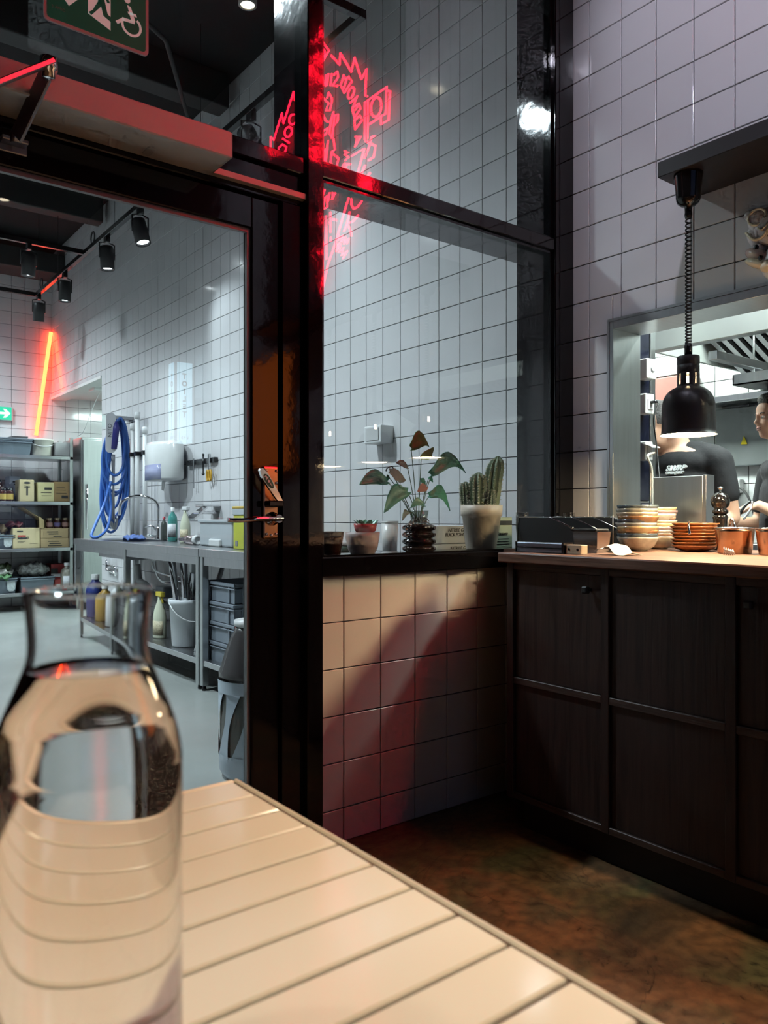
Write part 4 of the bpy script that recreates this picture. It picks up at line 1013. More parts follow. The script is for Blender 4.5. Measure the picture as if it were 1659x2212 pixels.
def spray(u, xx, z, lab, trig=WHITEP, scale=1.0):
    p = at(u, 1150, X=xx); t = thing('spray_bottle', lab, 'spray bottle', (p.x, p.y, z))
    s = scale
    MB().lathe([(0, 0), (.048 * s, 0), (.050 * s, .01), (.050 * s, .12 * s), (.040 * s, .16 * s), (.022 * s, .20 * s), (.014 * s, .22 * s), (.014 * s, .235 * s), (0, .235 * s)], 26, M=Matrix.Diagonal((.7, 1, 1, 1)), caps=False).build('body', PALEY, t, local=True)
    q = MB(); q.box(-.014 * s, .014 * s, -.05 * s, .03 * s, .235 * s, .262 * s, .005); q.tube([(0, -.03 * s, .24 * s), (0, -.045 * s, .20 * s)], .006 * s, 8); q.build('trigger', trig, t, local=True)
    q = MB(); vs = []
    for k in range(9):
        a = math.pi * (.75 + .75 * k / 8)
        for zz in (.02 * s, .10 * s): vs.append((.7 * .0508 * s * math.cos(a), .0508 * s * math.sin(a), zz))
    q.add(vs, [(2 * k, 2 * k + 2, 2 * k + 3, 2 * k + 1) for k in range(8)], None, True); lo = q.build('label', LABELY, t, local=True)
    so = lo.modifiers.new('thick', 'SOLIDIFY'); so.thickness = .0008
spray(400, 2.30, TT, 'pale yellow spray bottle standing on the sink table')
p = at(352, 1150, X=2.42)
bottle('sauce_bottle', 354, 2.44, .024, .19, mat('dark_soap', (.08, .09, .08), .3), 'slim dark bottle with a red cap behind the tap', 'bottle', capm=mat('red_cap', (.45, .03, .05), .4))
p = at(290, 1165, X=2.16)
q = MB(); q.ball((p.x, p.y, TT + .020), (.07, .15, .024), seg=40, rings=20)
o = q.build('blue_cloth', mat('cloth_blue', (.10, .17, .42), .9, bump=.4, bscale=60), None, label='crumpled blue cloth on the corner of the sink table', cat='cloth')
for v in o.data.vertices:
    v.co.z += .012 * math.sin(v.co.y * 70) * math.cos(v.co.x * 90); v.co.z = max(v.co.z, TT + .001); v.co.x += .01 * math.sin(v.co.y * 45)
gr = thing('pepper_grinder', 'steel grinder with a pink band lying on the sink table', 'grinder', (2.2, 4.95, TT))
p = at(420, 1160, X=2.2); GM = frame((p.x, p.y + .22, TT + .033), (0, 0, 1), (1, 0, 0)) @ Matrix.Identity(4)
ax_ = Matrix.Translation((p.x, p.y + .14, TT + .033)) @ Matrix.Rotation(math.pi / 2, 4, 'X')
MB().lathe([(.012, -.10), (.014, -.03), (.020, 0), (.031, .03), (.032, .17)], 24, M=ax_).build('body', mat('grinder_steel', (.42, .36, .36), .25, metal=1), gr)
MB().lathe([(.033, .165), (.033, .20), (.022, .202), (.022, .195), (0, .195)], 24, M=ax_, caps=False).build('end_ring', WHITEP, gr)
ta = at(437, 1150, X=2.2); tb2 = at(508, 1150, X=2.2)
TUB = mat('tub_translucent', (.70, .76, .80), .3, trans=.35, var=.03)
tu = thing('plastic_tub', 'translucent plastic tub with clips on the sink table', 'tub', (2.3, (ta.y + tb2.y) / 2, TT))
q = MB(); zt_ = TT + .165
q.box(2.18, 2.42, tb2.y, ta.y, TT, zt_, .012); q.build('body', TUB, tu)
MB().box(2.17, 2.43, tb2.y - .01, ta.y + .01, zt_ - .012, zt_ + .006, .004).build('lid', TUB, tu)
MB().box(2.165, 2.185, (ta.y + tb2.y) / 2 - .09, (ta.y + tb2.y) / 2 + .07, TT + .0, TT + .05, .01).build('foot_clip', WHITEP, tu)
yb0 = at(507, 1150, X=2.12); yb1 = at(552, 1150, X=2.12)
yx = thing('yellow_caddy', 'yellow plastic caddy with a pale lid at the table end', 'caddy', (2.2, (yb0.y + yb1.y) / 2, TT))
MB().box(2.11, 2.30, yb1.y, yb0.y, TT, TT + .20, .006).build('body', mat('caddy_yellow', (.56, .58, .05), .4), yx)
MB().box(2.105, 2.305, yb1.y - .005, yb0.y + .005, TT + .20, TT + .238, .004).build('lid', TUB, yx)
MB().box(2.104, 2.306, yb1.y - .006, yb0.y + .006, TT + .238, TT + .252, .004).build('rim', mat('caddy_amber', (.60, .40, .04), .4), yx)
MB().box(2.108, 2.110, yb0.y - .06, yb0.y - .03, TT + .02, TT + .05).build('sticker', MATS['profile_grey'], yx)
q0 = at(450, 1110, X=2.50)
dp = thing('wall_dispenser', 'chrome lever dispenser fixed to the tiled wall', 'dispenser', (2.5, q0.y, 1.05))
q = MB(); q.box(2.40, 2.55, q0.y - .05, q0.y + .05, 1.06, 1.085, .006); q.build('plate', CHROME, dp)
q = MB(); q.add([(2.38, q0.y - .06, 1.045), (2.38, q0.y + .09, 1.045), (2.46, q0.y + .03, 1.115), (2.46, q0.y - .06, 1.115), (2.36, q0.y - .06, 1.03), (2.36, q0.y + .09, 1.03)], [(0, 1, 2, 3), (0, 4, 5, 1)]); o = q.build('spout', CHROME, dp)
so = o.modifiers.new('thick', 'SOLIDIFY'); so.thickness = .012
MB().box(2.41, 2.55, q0.y - .10, q0.y + .03, 1.115, 1.130, .004).build('lever', CHROME, dp)

# wall things above the sink
d0 = at(317, 960, X=2.42); d1_ = at(385, 1040, X=2.42)
pd_ = thing('paper_dispenser', 'white centre-feed paper dispenser on the tiled wall', 'dispenser', (2.45, (d0.y + d1_.y) / 2, 1.3))
yc, rr = (d0.y + d1_.y) / 2, (d0.y - d1_.y) / 2 * .86
zb, zt_ = at(350, 1038, X=2.40).z, at(350, 955, X=2.40).z
MB().lathe([(0, zb), (rr * .9, zb), (rr, zb + .02), (rr, zt_ - .03), (rr * .9, zt_), (0, zt_)], 36, M=Matrix.Translation((2.44, yc, 0)) @ Matrix.Diagonal((.42, 1, 1, 1)), caps=False).build('case', mat('dispenser_white', (.78, .79, .78), .2), pd_)
q = MB(); vs = []
for k in range(11):
    a = math.pi * (.58 + .62 * k / 10)
    for z in (zb + .005, zb + .125): vs.append((2.44 + .43 * rr * math.cos(a), yc + (rr + .003) * math.sin(a), z))
q.add(vs, [(2 * k, 2 * k + 2, 2 * k + 3, 2 * k + 1) for k in range(10)], None, True); o = q.build('window', mat('dispenser_window', (.35, .37, .55), .15), pd_)
so = o.modifiers.new('thick', 'SOLIDIFY'); so.thickness = .003
q = MB(); q.add([(2.44, yc + .05, zb), (2.44, yc - .02, zb), (2.43, yc - .01, zb - .08), (2.43, yc + .035, zb - .07), (2.46, yc + .02, zb)], [(0, 1, 2, 3), (1, 4, 2)]); o = q.build('paper', mat('tissue', (.75, .75, .75), .9), pd_)
so = o.modifiers.new('thick', 'SOLIDIFY'); so.thickness = .003

br = thing('broom_rail', 'black wall rail holding three white broom handles', 'rail', (2.53, 6.7, 1.5))
r0 = at(278, 985, X=2.52); r1 = at(318, 980, X=2.52)
MB().box(2.52, 2.555, r1.y, r0.y, r0.z - .02, r0.z + .02, .003).build('rail', BLACKP, br)
for i, (u, vt, lab) in enumerate(((286, 915, 'leftmost white broom handle hanging on the black rail'), (297, 890, 'tallest white broom handle in the middle of the black rail'), (313, 922, 'rightmost white broom handle beside the paper dispenser'))):
    a = at(u, vt, X=2.49); bt = at(u - 1, 1160, X=2.49)
    t = thing('broom', lab, 'handle', (2.49, a.y, TT), group='white broom handles')
    MB().tube([(2.49, a.y, TT + .005), (2.49, a.y, a.z - .06)], .019, 12).build('shaft', WHITEP, t)
    MB().tube([(2.49, a.y, a.z - .06), (2.49, a.y, a.z - .005), (2.49, a.y, a.z)], [.024, .024, .016], 12).build('grip', WHITEP, t)
    MB().box(2.465, 2.52, a.y - .025, a.y + .025, r0.z - .018, r0.z + .018, .003).build('clip', BLACKP, br)
m0 = at(403, 1000, X=2.52); m1 = at(462, 995, X=2.52)
mg = thing('magnetic_rack', 'black magnetic tool strip on the tiled wall', 'rack', (2.53, 5.5, 1.44))
MB().box(2.525, 2.555, m1.y, m0.y, m0.z - .022, m0.z + .018, .003).build('strip', BLACKP, mg)
a = at(416, 990, X=2.51); z1 = at(416, 1055, X=2.51).z; z2 = at(416, 990, X=2.51).z
MB().box(2.515, 2.524, a.y - .006, a.y + .006, z1, z2, .002).build('steel_rod', STEEL, None, label='thin steel rod on the magnetic strip', cat='tool')
sc_ = thing('scissors', 'scissors with yellow handles hanging on the magnetic strip', 'scissors', (2.51, at(450, 1000, X=2.51).y, 1.35))
ys_ = at(450, 1000, X=2.51).y
q = MB(); zt_ = at(450, 980, X=2.51).z; zm = at(450, 1015, X=2.51).z
for s in (-1, 1): q.box(2.512, 2.523, ys_ + s * .010 - .006, ys_ + s * .010 + .006, zm, zt_)
q.build('blade', STEEL, sc_)
q = MB(); zb_ = at(450, 1038, X=2.51).z
for s in (-1, 1): q.tube([(2.515, ys_ + s * .020 + .018 * math.cos(k * .63), (zm + zb_) / 2 + (zm - zb_) * .5 * math.sin(k * .63)) for k in range(10)], .008, 8, closed=True)
q.build('handle', mat('handle_yellow', (.62, .34, .02), .4), sc_)
ys_ = at(437, 1000, X=2.51).y
q = MB(); q.tube([(2.517, ys_, m0.z - .10), (2.517, ys_, m0.z + .045)], .006, 8); q.ball((2.517, ys_, m0.z - .10), .012); q.ball((2.517, ys_, m0.z + .045), .010)
q.build('black_pin', BLACKP, None, label='black pin shaped tool on the magnetic strip', cat='tool')
ib = at(814, 940, X=2.50)
ic = thing('wall_speaker', 'small white box fixed to the tiled wall above the plants', 'wall box', (2.53, ib.y, ib.z))
MB().box(2.47, 2.555, ib.y - .075, ib.y + .075, ib.z - .045, ib.z + .048, .006).build('case', WHITEP, ic)
MB().box(2.466, 2.470, ib.y - .055, ib.y + .055, ib.z - .03, ib.z + .035).build('front_panel', mat('speaker_panel', (.62, .62, .62), .4), ic)

# blue hose on a white holder
hs = thing('hose_reel', 'coiled blue hose hanging from a white wall holder', 'hose', (2.40, 7.1, 1.3))
HB = mat('hose_blue', (.045, .15, .50), .35, var=.05)
HY = 7.10; zt_ = at(255, 900, Y=HY).z
for k in range(10):
    w = random.uniform(.085, .13); dep = (.52, .60, .95, .70, .90, .66, .98, .80, 1.02, .88)[k]; xc = 2.395 + random.uniform(-.02, .02); yy = HY - .05 + .012 * k
    pts = []
    for j in range(16):
        a = 2 * math.pi * j / 16; s_ = math.sin(a)
        wide = w * (.62 + .38 * (1 - s_) / 2 * 1.3)
        pts.append((xc + .05 * (1 + s_) / 2 + wide * math.cos(a), yy + .015 * math.cos(2 * a + k), zt_ - .02 - .02 * k / 10 - dep * (1 - s_) / 2))
    MB().tube(smoothpath(pts, 3, True), .0125, 8, closed=True).build('coil', HB, hs)
hb = [at(240, 1040, Y=HY - .08), at(225, 1090, Y=HY - .10), at(203, 1140, Y=6.86), at(198, 1158, Y=6.80), at(212, 1163, Y=6.78), at(232, 1140, Y=6.9), at(240, 1095, Y=7.0), at(236, 1050, Y=HY - .09)]
for q in hb: q.z = max(q.z, TT + .014)
MB().tube(smoothpath(hb, 5), .0125, 8).build('loose_loop', HB, hs)
hp0 = at(228, 978, Y=HY - .09); hp1 = at(249, 893, Y=HY - .09)
MW = frame((hp0.x, HY - .09, hp0.z), (1, 0, 0), (0, 0, 1))
MB().prism(rrect(hp1.x - hp0.x, hp1.z - hp0.z, .035), .012, MW).build('holder_plate', mat('holder_white', (.66, .66, .68), .4), hs)
text('lettering', 'NITO', .05, MATS['sign_ink'], hs, MW @ Matrix.Translation((.035, .20, .0125)) @ Matrix.Rotation(math.pi / 2, 4, 'Z'), depth=.001)
nz0 = at(251, 925, Y=HY - .10); nz1 = at(246, 970, Y=HY - .10)
MB().tube([nz0 + Vector((0, 0, .06)), nz0, nz1], [.012, .030, .026], 10).build('nozzle', mat('nozzle_blue', (.03, .03, .22), .4), hs)
q = MB()
for k in range(3): q.tube(smoothpath([(2.37 + .01 * k, HY - .03, zt_ - .35), (2.38, HY - .04, 1.3), (2.39 - .02 * k, HY - .03, 1.0), (2.40, HY - .03, .93), (2.42, HY - .03, 1.05)], 4), .009, 8)
q.build('steel_hose', ALU, hs)
MB().box(2.36, 2.555, HY - .07, HY + .07, zt_ - .03, zt_ + .0, .004).build('bracket', ALU, hs)

# below the table
def crate(loc, lab):
    t = thing('grey_crate', lab, 'crate', loc, group='stacked grey crates')
    w, l, h = .30, .375, .115
    q = MB(); th = .006
    q.box(-w / 2, -w / 2 + th, -l / 2, l / 2, 0, h); q.box(w / 2 - th, w / 2, -l / 2, l / 2, 0, h); q.box(-w / 2, w / 2, -l / 2, -l / 2 + th, 0, h); q.box(-w / 2, w / 2, l / 2 - th, l / 2, 0, h); q.box(-w / 2, w / 2, -l / 2, l / 2, 0, .006)
    q.build('body', GREYP, t, local=True)
    q = MB(); e = .012
    for z0, z1 in ((h - .018, h), (h - .034, h - .028)):
        q.box(-w / 2 - e, -w / 2, -l / 2 - e, l / 2 + e, z0, z1, .002); q.box(w / 2, w / 2 + e, -l / 2 - e, l / 2 + e, z0, z1, .002); q.box(-w / 2, w / 2, -l / 2 - e, -l / 2, z0, z1, .002); q.box(-w / 2, w / 2, l / 2, l / 2 + e, z0, z1, .002)
    q.build('rim', GREYP, t, local=True)
    for y in (-.13, .13): MB().box(-w / 2 - .010, -w / 2, y - .006, y + .006, 0, h - .02, .002).build('rib', GREYP, t, local=True)
    for x in (-.10, .10): MB().box(x - .006, x + .006, -l / 2 - .010, -l / 2, 0, h - .02, .002).build('rib', GREYP, t, local=True)
    return t
cr0 = crate((2.20, 4.225, .185), 'lowest grey plastic crate under the steel table')
for k, nm in ((1, 'second grey plastic crate from the bottom of the stack'), (2, 'third grey plastic crate from the bottom of the stack'), (3, 'topmost open grey plastic crate under the steel table')):
    dup(cr0, (2.20 + random.gauss(0, .003), 4.225 + random.gauss(0, .003), .185 + k * .119), None, nm)
p = at(404, 1350, X=2.14)
bk = thing('white_bucket', 'white bucket full of steel tubes under the sink table', 'bucket', (2.14, p.y, .185))
MB().lathe([(0, 0), (.095, 0), (.098, .01), (.115, .28), (.122, .282), (.122, .312), (.112, .312), (.09, .012), (0, .01)], 32, caps=False).build('pail', mat('bucket_white', (.70, .73, .76), .4), bk, local=True)
MB().tube([(.124 * math.cos(a), .124 * math.sin(a), .29 - .12 * math.sin(a - math.pi) if math.sin(a) < 0 else .29) for a in [math.pi + k * math.pi / 10 for k in range(11)]], .004, 6).build('handle', WHITEP, bk, local=True)
for i, (dx, dy, dx2, dy2, h, r, lab) in enumerate(((-.04, .03, -.07, .09, .72, .030, 'left steel tube leaning in the white bucket'), (.0, -.02, -.02, .02, .78, .032, 'middle steel tube in the white bucket'), (.04, .05, .05, .0, .60, .042, 'wide right steel tube in the white bucket'))):
    MB().tube([(2.14 + dx * .6, p.y + dy * .6, .20), (2.14 + dx2, p.y + dy2, .185 + h * .80)], r * .8, 16).build('steel_tube', CHROME, None, label=lab, cat='tube', group='steel tubes in the bucket')
spray(345, 2.12, .185, 'large pale spray bottle on the undershelf by the bucket', mat('cap_yellow', (.65, .52, .05), .4), 1.25)
p = at(352, 1280, X=2.40)
MB().box(2.36, 2.46, p.y - .10, p.y + .06, .40, .49, .01).build('under_sink_pump', GREYP, None, label='grey pump box behind the spray bottle', cat='pump')
bottle('oil_jug', 236, 2.15, .085, .30, mat('oil_orange', (.50, .30, .05), .25), 'orange oil jug on the far undershelf', 'jug', capm=WHITEP, z=.185)
bottle('blue_canister', 206, 2.14, .085, .36, mat('canister_blue', (.02, .04, .22), .4), 'dark blue canister on the far end of the undershelf', 'canister', z=.185)
bottle('white_canister', 272, 2.15, .08, .36, WHITEP, 'white canister between the oil jug and the bucket', 'canister', z=.185)
q = MB(); p = at(315, 1240, X=2.40)
q.tube(smoothpath([(2.42, p.y + .25, .63), (2.42, p.y + .2, .50), (2.42, p.y + .05, .47), (2.42, p.y - .1, .40), (2.45, p.y - .3, .33), (2.55, p.y - .35, .32)], 5), .028, 10)
q.build('drain_pipe', mat('pipe_grey', (.45, .46, .46), .4), None, label='grey bent drain pipe under the sink', cat='pipe')
q = MB(); p = at(355, 1250, X=2.5)
q.tube(smoothpath([(2.50, p.y + .2, .66), (2.48, p.y + .1, .55), (2.50, p.y, .50), (2.50, p.y - .2, .52), (2.555, p.y - .3, .52)], 5), .010, 8); q.tube(smoothpath([(2.50, p.y + .25, .68), (2.46, p.y + .12, .60), (2.5, p.y - .1, .56), (2.555, p.y - .2, .56)], 5), .009, 8)
q.build('water_valve', CHROME, None, label='chrome water valves and hoses under the sink', cat='valve')
p = at(240, 1235, X=2.54); q = MB(); q.tube([(2.53, p.y + .1, .62), (2.53, p.y + .1, .52), (2.53, p.y - .15, .50)], .012, 8); q.tube([(2.53, p.y + .1, .56), (2.53, p.y - .15, .56), (2.53, p.y - .15, .47)], .012, 8)
q.build('wall_pipes', CHROME, None, label='chrome pipe loop on the wall below the hose', cat='pipe')
MB().tube([(2.08, 4.62, .19), (2.44, 4.98, .70)], .017, 10).build('steel_pole', STEEL, None, label='slanting steel pole behind the bucket', cat='pole')
# gas cylinder near the door
g = at(545, 1672, Z=0); g = Vector((1.53, 2.83, 0))
gc = thing('gas_cylinder', 'white and dark composite gas cylinder just behind the door', 'gas cylinder', tuple(g))
GW = mat('cylinder_shell', (.52, .60, .68), .4)
MB().lathe([(.0, .01), (.12, .01), (.135, .04), (.14, .10), (.14, .36), (.135, .40)], 40, caps=False).build('core', mat('cylinder_core', (.10, .10, .09), .4), gc, local=True)
MB().lathe([(.145, .395), (.146, .42), (.142, .43), (.120, .50), (.10, .555), (.085, .58), (.08, .60)], 36).build('dome', mat('cylinder_dark', (.055, .05, .05), .25), gc, local=True)
MB().lathe([(.075, .60), (.085, .605), (.085, .625), (.03, .63), (.03, .66), (0, .66)], 24, caps=False).build('valve', WHITEP, gc, local=True)
q = MB()
for r0_, z0, z1 in ((.143, 0.0, .10), (.148, .345, .395)): q.lathe([(r0_ - .02 if z0 == 0 else r0_, z0), (r0_, z0 + .03), (r0_ + .002, z1)], 40, caps=False)
for k in range(10):                                     # leaf-shaped openings between slanted ribs
    for seg in range(8):
        f0, f1 = seg / 8, (seg + 1) / 8; vs = []
        for f in (f0, f1):
            w = .10 + .16 * abs(2 * f - 1) ** 1.6
            for s in (-w, w):
                a = 2 * math.pi * (k + .75 * f + s * 1.6) / 10 ; vs.append((.147 * math.cos(a), .147 * math.sin(a), .09 + .27 * f))
        q.add(vs, [(0, 1, 3, 2)], None, True)
q.build('shell', GW, gc, local=True)
ln = Vector((-g.x, -g.y, 0)).normalized(); side = Vector((0, 0, 1)).cross(ln)
nn = (ln + side * .55).normalized(); sd2 = Vector((0, 0, 1)).cross(nn)
ML = frame(g + nn * .123 + Vector((0, 0, .50)), sd2, (Vector((0, 0, 1)) * .93 - nn * .38))
lb = MB().prism([(.034 * math.cos(a), .040 * math.sin(a)) for a in [k * math.pi / 10 for k in range(20)]], .002, ML).build('label', WHITEP, gc)
MB().prism([(0, -.018), (.013, 0), (0, .018), (-.013, 0)], .001, ML @ Matrix.Translation((0, .002, .002))).build('diamond', mat('diamond_red', (.6, .03, .04), .5), lb)
# plastic tube stack by the stile
p = at(533, 1300, X=2.02)
t = thing('cup_tower', 'tall sleeve of stacked white cups on the undershelf', 'cups', (2.10, p.y - .02, .185))
q = MB(); prof = []
for k in range(16): prof += [(.045, k * .033), (.052, k * .033 + .026), (.052, k * .033 + .030)]
q.lathe(prof, 24); q.build('cups', mat('cup_white', (.70, .72, .75), .4), t, local=True)

# glove boxes behind the sill
for i, (z, lab) in enumerate(((TT, 'lower white box of black nitrile gloves behind the plants'), (TT + .078, 'upper white box of black nitrile gloves behind the plants'))):
    dx = .012 * i
    t = thing('glove_box', lab, 'box', (2.32 - dx, 2.55, z), group='glove boxes')
    MB().box(2.14 - dx, 2.46 - dx, 2.46, 2.60, z, z + .076, .002).build('carton', mat('carton_white', (.66, .70, .74), .6, var=.05, scale=9), t)
    fm = frame((2.335 - dx, 2.4595, z + .056), (1, 0, 0), (0, 0, 1))
    text('lettering', 'NITRILE GLOVE', .022, MATS['ink_dark'], t, fm, shear=.2, sx=.9)
    text('lettering', 'BLACK POWDER FREE', .021, MATS['ink_dark'], t, fm @ Matrix.Translation((.006, -.019, 0)), shear=.2, sx=.88)
# small clutter on the nearer steel table seen over the sill
for i, (u, xx, r, h, col, lab) in enumerate(((842, 2.30, .040, .16, (.62, .60, .58), 'pale clear tub behind the anthurium pot'), (742, 2.2, .05, .05, (.10, .14, .11), 'low dark dish on the steel table behind the sill'))):
    p = at(u, 1150, X=xx); t = thing('prep_container', lab, 'container', (p.x, p.y, TT))
    MB().lathe([(0, 0), (r * .85, 0), (r, h), (r * .93, h), (r * .8, .008), (0, .006)], 28, caps=False).build('body', mat('container_%d' % i, col, .3), t, local=True)
    MB().lathe([(r * .98, h), (r * 1.04, h + .004), (r * 1.04, h + .012), (r * .95, h + .012)], 28, caps=False).build('rim', mat('container_rim', (.5, .5, .5), .3), t, local=True)

# ------------------------------------------------------------------ storage shelf at the end wall
SY = 9.12
sl = thing('storage_shelf', 'steel storage shelf with four levels against the end wall', 'shelf', (1.6, 9.4, 0))
SX0, SX1 = .9, 2.62
LV = [.205, .690, 1.205, 1.715]
for z in LV:
    MB().box(SX0, SX1, SY, SY + .5, z - .035, z, .003).build('shelf_board', STEEL, sl)
for x in (SX0, SX1 - .035):
    for y in (SY, SY + .465): MB().box(x, x + .035, y, y + .035, 0, 1.93, .002).build('post', STEELV, sl)
def sx_at(u): return at(u, 1106, Y=SY + .06).x
def carton(u0, u1, level, h, dep, m, lab, prints=(), tape=None, name='cardboard_box', y0=None):
    y0 = SY + .05 if y0 is None else y0
    x0, x1 = at(u0, 1106, Y=y0).x, at(u1, 1106, Y=y0).x
    z = LV[level] if level < 10 else level - 100
    t = thing(name, lab, 'box', ((x0 + x1) / 2, y0 + dep / 2, z))
    MB().box(x0, x1, y0, y0 + dep, z, z + h, .004).build('carton', m, t)
    if tape: MB().box((x0 + x1) / 2 + tape - .02, (x0 + x1) / 2 + tape + .02, y0 - .001, y0, z + h * .70, z + h).build('tape', mat('tape_brown', (.45, .34, .07), .3), t)
    if tape: MB().box((x0 + x1) / 2 + tape - .02, (x0 + x1) / 2 + tape + .02, y0 - .001, y0, z, z + h * .28).build('tape', MATS['tape_brown'], t)
    for (fx, fz, fw, fh) in prints:
        MB().box(x0 + fx * (x1 - x0), x0 + (fx + fw) * (x1 - x0), y0 - .0015, y0, z + fz * h, z + (fz + fh) * h).build('print', MATS['ink_dark'], t)
    return t, (x0, x1, y0, z)
CARDD = mat('cardboard_brown', (.34, .22, .10), .85, var=.06)
t, q_ = carton(43, 74, 2, .24, .30, CARDL, 'light cardboard box with a dark T-shaped print', ((.30, .70, .4, .02), (.44, .28, .12, .42), (.30, .62, .4, .03)))
MB().prism([( .035 * math.cos(a), .012 * math.sin(a)) for a in [k * math.pi / 8 for k in range(16)]], .002, frame(((q_[0] + q_[1]) / 2, q_[2] - .0005, q_[3] + .205), (1, 0, 0), (0, 0, 1))).build('hand_hole', MATS['ink_dark'], t)
carton(82, 117, 2, .215, .30, mat('cardboard_cream', (.62, .55, .30), .85), 'cream cardboard box in the middle of the shelf', ((.18, .45, .65, .035), (.22, .30, .6, .02), (.40, .62, .45, .12)))
carton(117, 152, 2, .225, .34, CARDD, 'brown cardboard box at the right of the shelf', ((.15, .70, .5, .02), (.12, .58, .6, .02), (.12, .42, .65, .02), (.45, .18, .40, .14)))
carton(20, 44, 2, .285, .20, mat('carton_bluewhite', (.45, .48, .60), .7), 'bluish white carton behind the light cardboard box', ((.3, .75, .6, .06), (.4, .65, .5, .05)), y0=SY + .27)
t, q_ = carton(28, 86, 1, .225, .30, CARDL, 'pale cardboard box with red and black print on the middle shelf', ((.15, .80, .22, .06), (.17, .46, .34, .07), (.17, .34, .30, .03), (.17, .28, .22, .02), (.62, .22, .3, .01)), tape=.0)
MB().box(q_[0] + .05, q_[0] + .13, q_[2] - .002, q_[2] - .0005, q_[3] + .128, q_[3] + .145).build('red_print', mat('print_red', (.5, .06, .05), .7), t)
try: text('lettering', '고춧가루', .036, MATS['ink_dark'], t, frame((q_[0] + .10, q_[2] - .001, q_[3] + .110), (1, 0, 0), (0, 0, 1)))
except Exception: pass
carton(88, 149, 1, .105, .30, CARD, 'lower flat cardboard box on the middle shelf', ((.25, .65, .4, .06), (.3, .40, .4, .10), (.25, .18, .5, .08)))
carton(88, 148, 100 + LV[1] + .107, .105, .30, CARD, 'upper flat cardboard box on the middle shelf', ((.22, .62, .4, .10), (.28, .40, .35, .10), (.45, .15, .3, .08)))
# open flap box with jars on top of the flat boxes
z = LV[1] + .214; x0, x1 = at(94, 1106, Y=SY + .05).x, at(153, 1106, Y=SY + .05).x
t = thing('open_jar_box', 'open cardboard tray of jars with a raised flap', 'box', ((x0 + x1) / 2, SY + .2, z))
q = MB(); q.box(x0, x1, SY + .05, SY + .35, z, z + .006); q.box(x0, x0 + .006, SY + .05, SY + .35, z, z + .10); q.box(x1 - .006, x1, SY + .05, SY + .35, z, z + .105); q.box(x0, x1, SY + .344, SY + .35, z, z + .10)
q.build('tray', CARD, t)
q = MB(); q.add([(x0, SY + .05, z + .10), (x0, SY + .35, z + .10), (x0 - .19, SY + .40, z + .235), (x0 - .19, SY + .10, z + .235)], [(0, 1, 2, 3)]); q.add([(x0 + .0, SY + .05, z), (x0 + .0, SY + .05, z + .10), (x0 - .05, SY + .02, z + .14), (x0 - .05, SY + .02, z + .01)], [(0, 1, 2, 3)]); o = q.build('flap', CARD, t)
so = o.modifiers.new('thick', 'SOLIDIFY'); so.thickness = .005
def jar(x, y, z, r, h, m, lab, group, lid=None, lm=None):
    t = thing('jar', lab, 'jar', (x, y, z), group=group)
    MB().lathe([(0, 0), (r * .95, 0), (r, .005), (r, h * .72), (r * .8, h * .82), (0, h * .82)], 20, caps=False).build('glass', m, t, local=True)
    MB().lathe([(r * .82, h * .80), (r * .84, h), (0, h)], 18, caps=False).build('lid', lid or mat('lid_gold', (.35, .27, .18), .35, metal=.6), t, local=True)
    MB().lathe([(r + .001, h * .15), (r + .001, h * .55)], 20, caps=False).build('label', lm or mat('jar_label', (.30, .16, .14), .6), t, local=True)
JD = mat('jar_dark', (.05, .015, .012), .15)
for k, nm in enumerate(('left dark jar in the open cardboard tray', 'middle jar with a violet label in the open cardboard tray', 'right dark jar in the open cardboard tray')):
    jar(x0 + .075 + k * .085, SY + .10, z + .006, .036, .115, JD, nm, 'jars in the open tray', lm=mat('jar_label_violet', (.12, .09, .22), .6) if k == 1 else None)
LY = mat('jar_label_yellow', (.60, .42, .10), .6)
for k, (u, r, h, nm) in enumerate(((2, .05, .235, 'tall dark bottle with yellow label at the left of the shelf'), (9, .042, .15, 'squat dark jar with yellow label beside the tall bottle'), (23, .042, .15, 'second squat dark jar with yellow label next to the light box'))):
    jar(sx_at(u), SY + .12 if k else SY + .22, LV[2], r, h, JD, nm, 'dark jars on the upper shelf', lid=BLACKP, lm=LY)
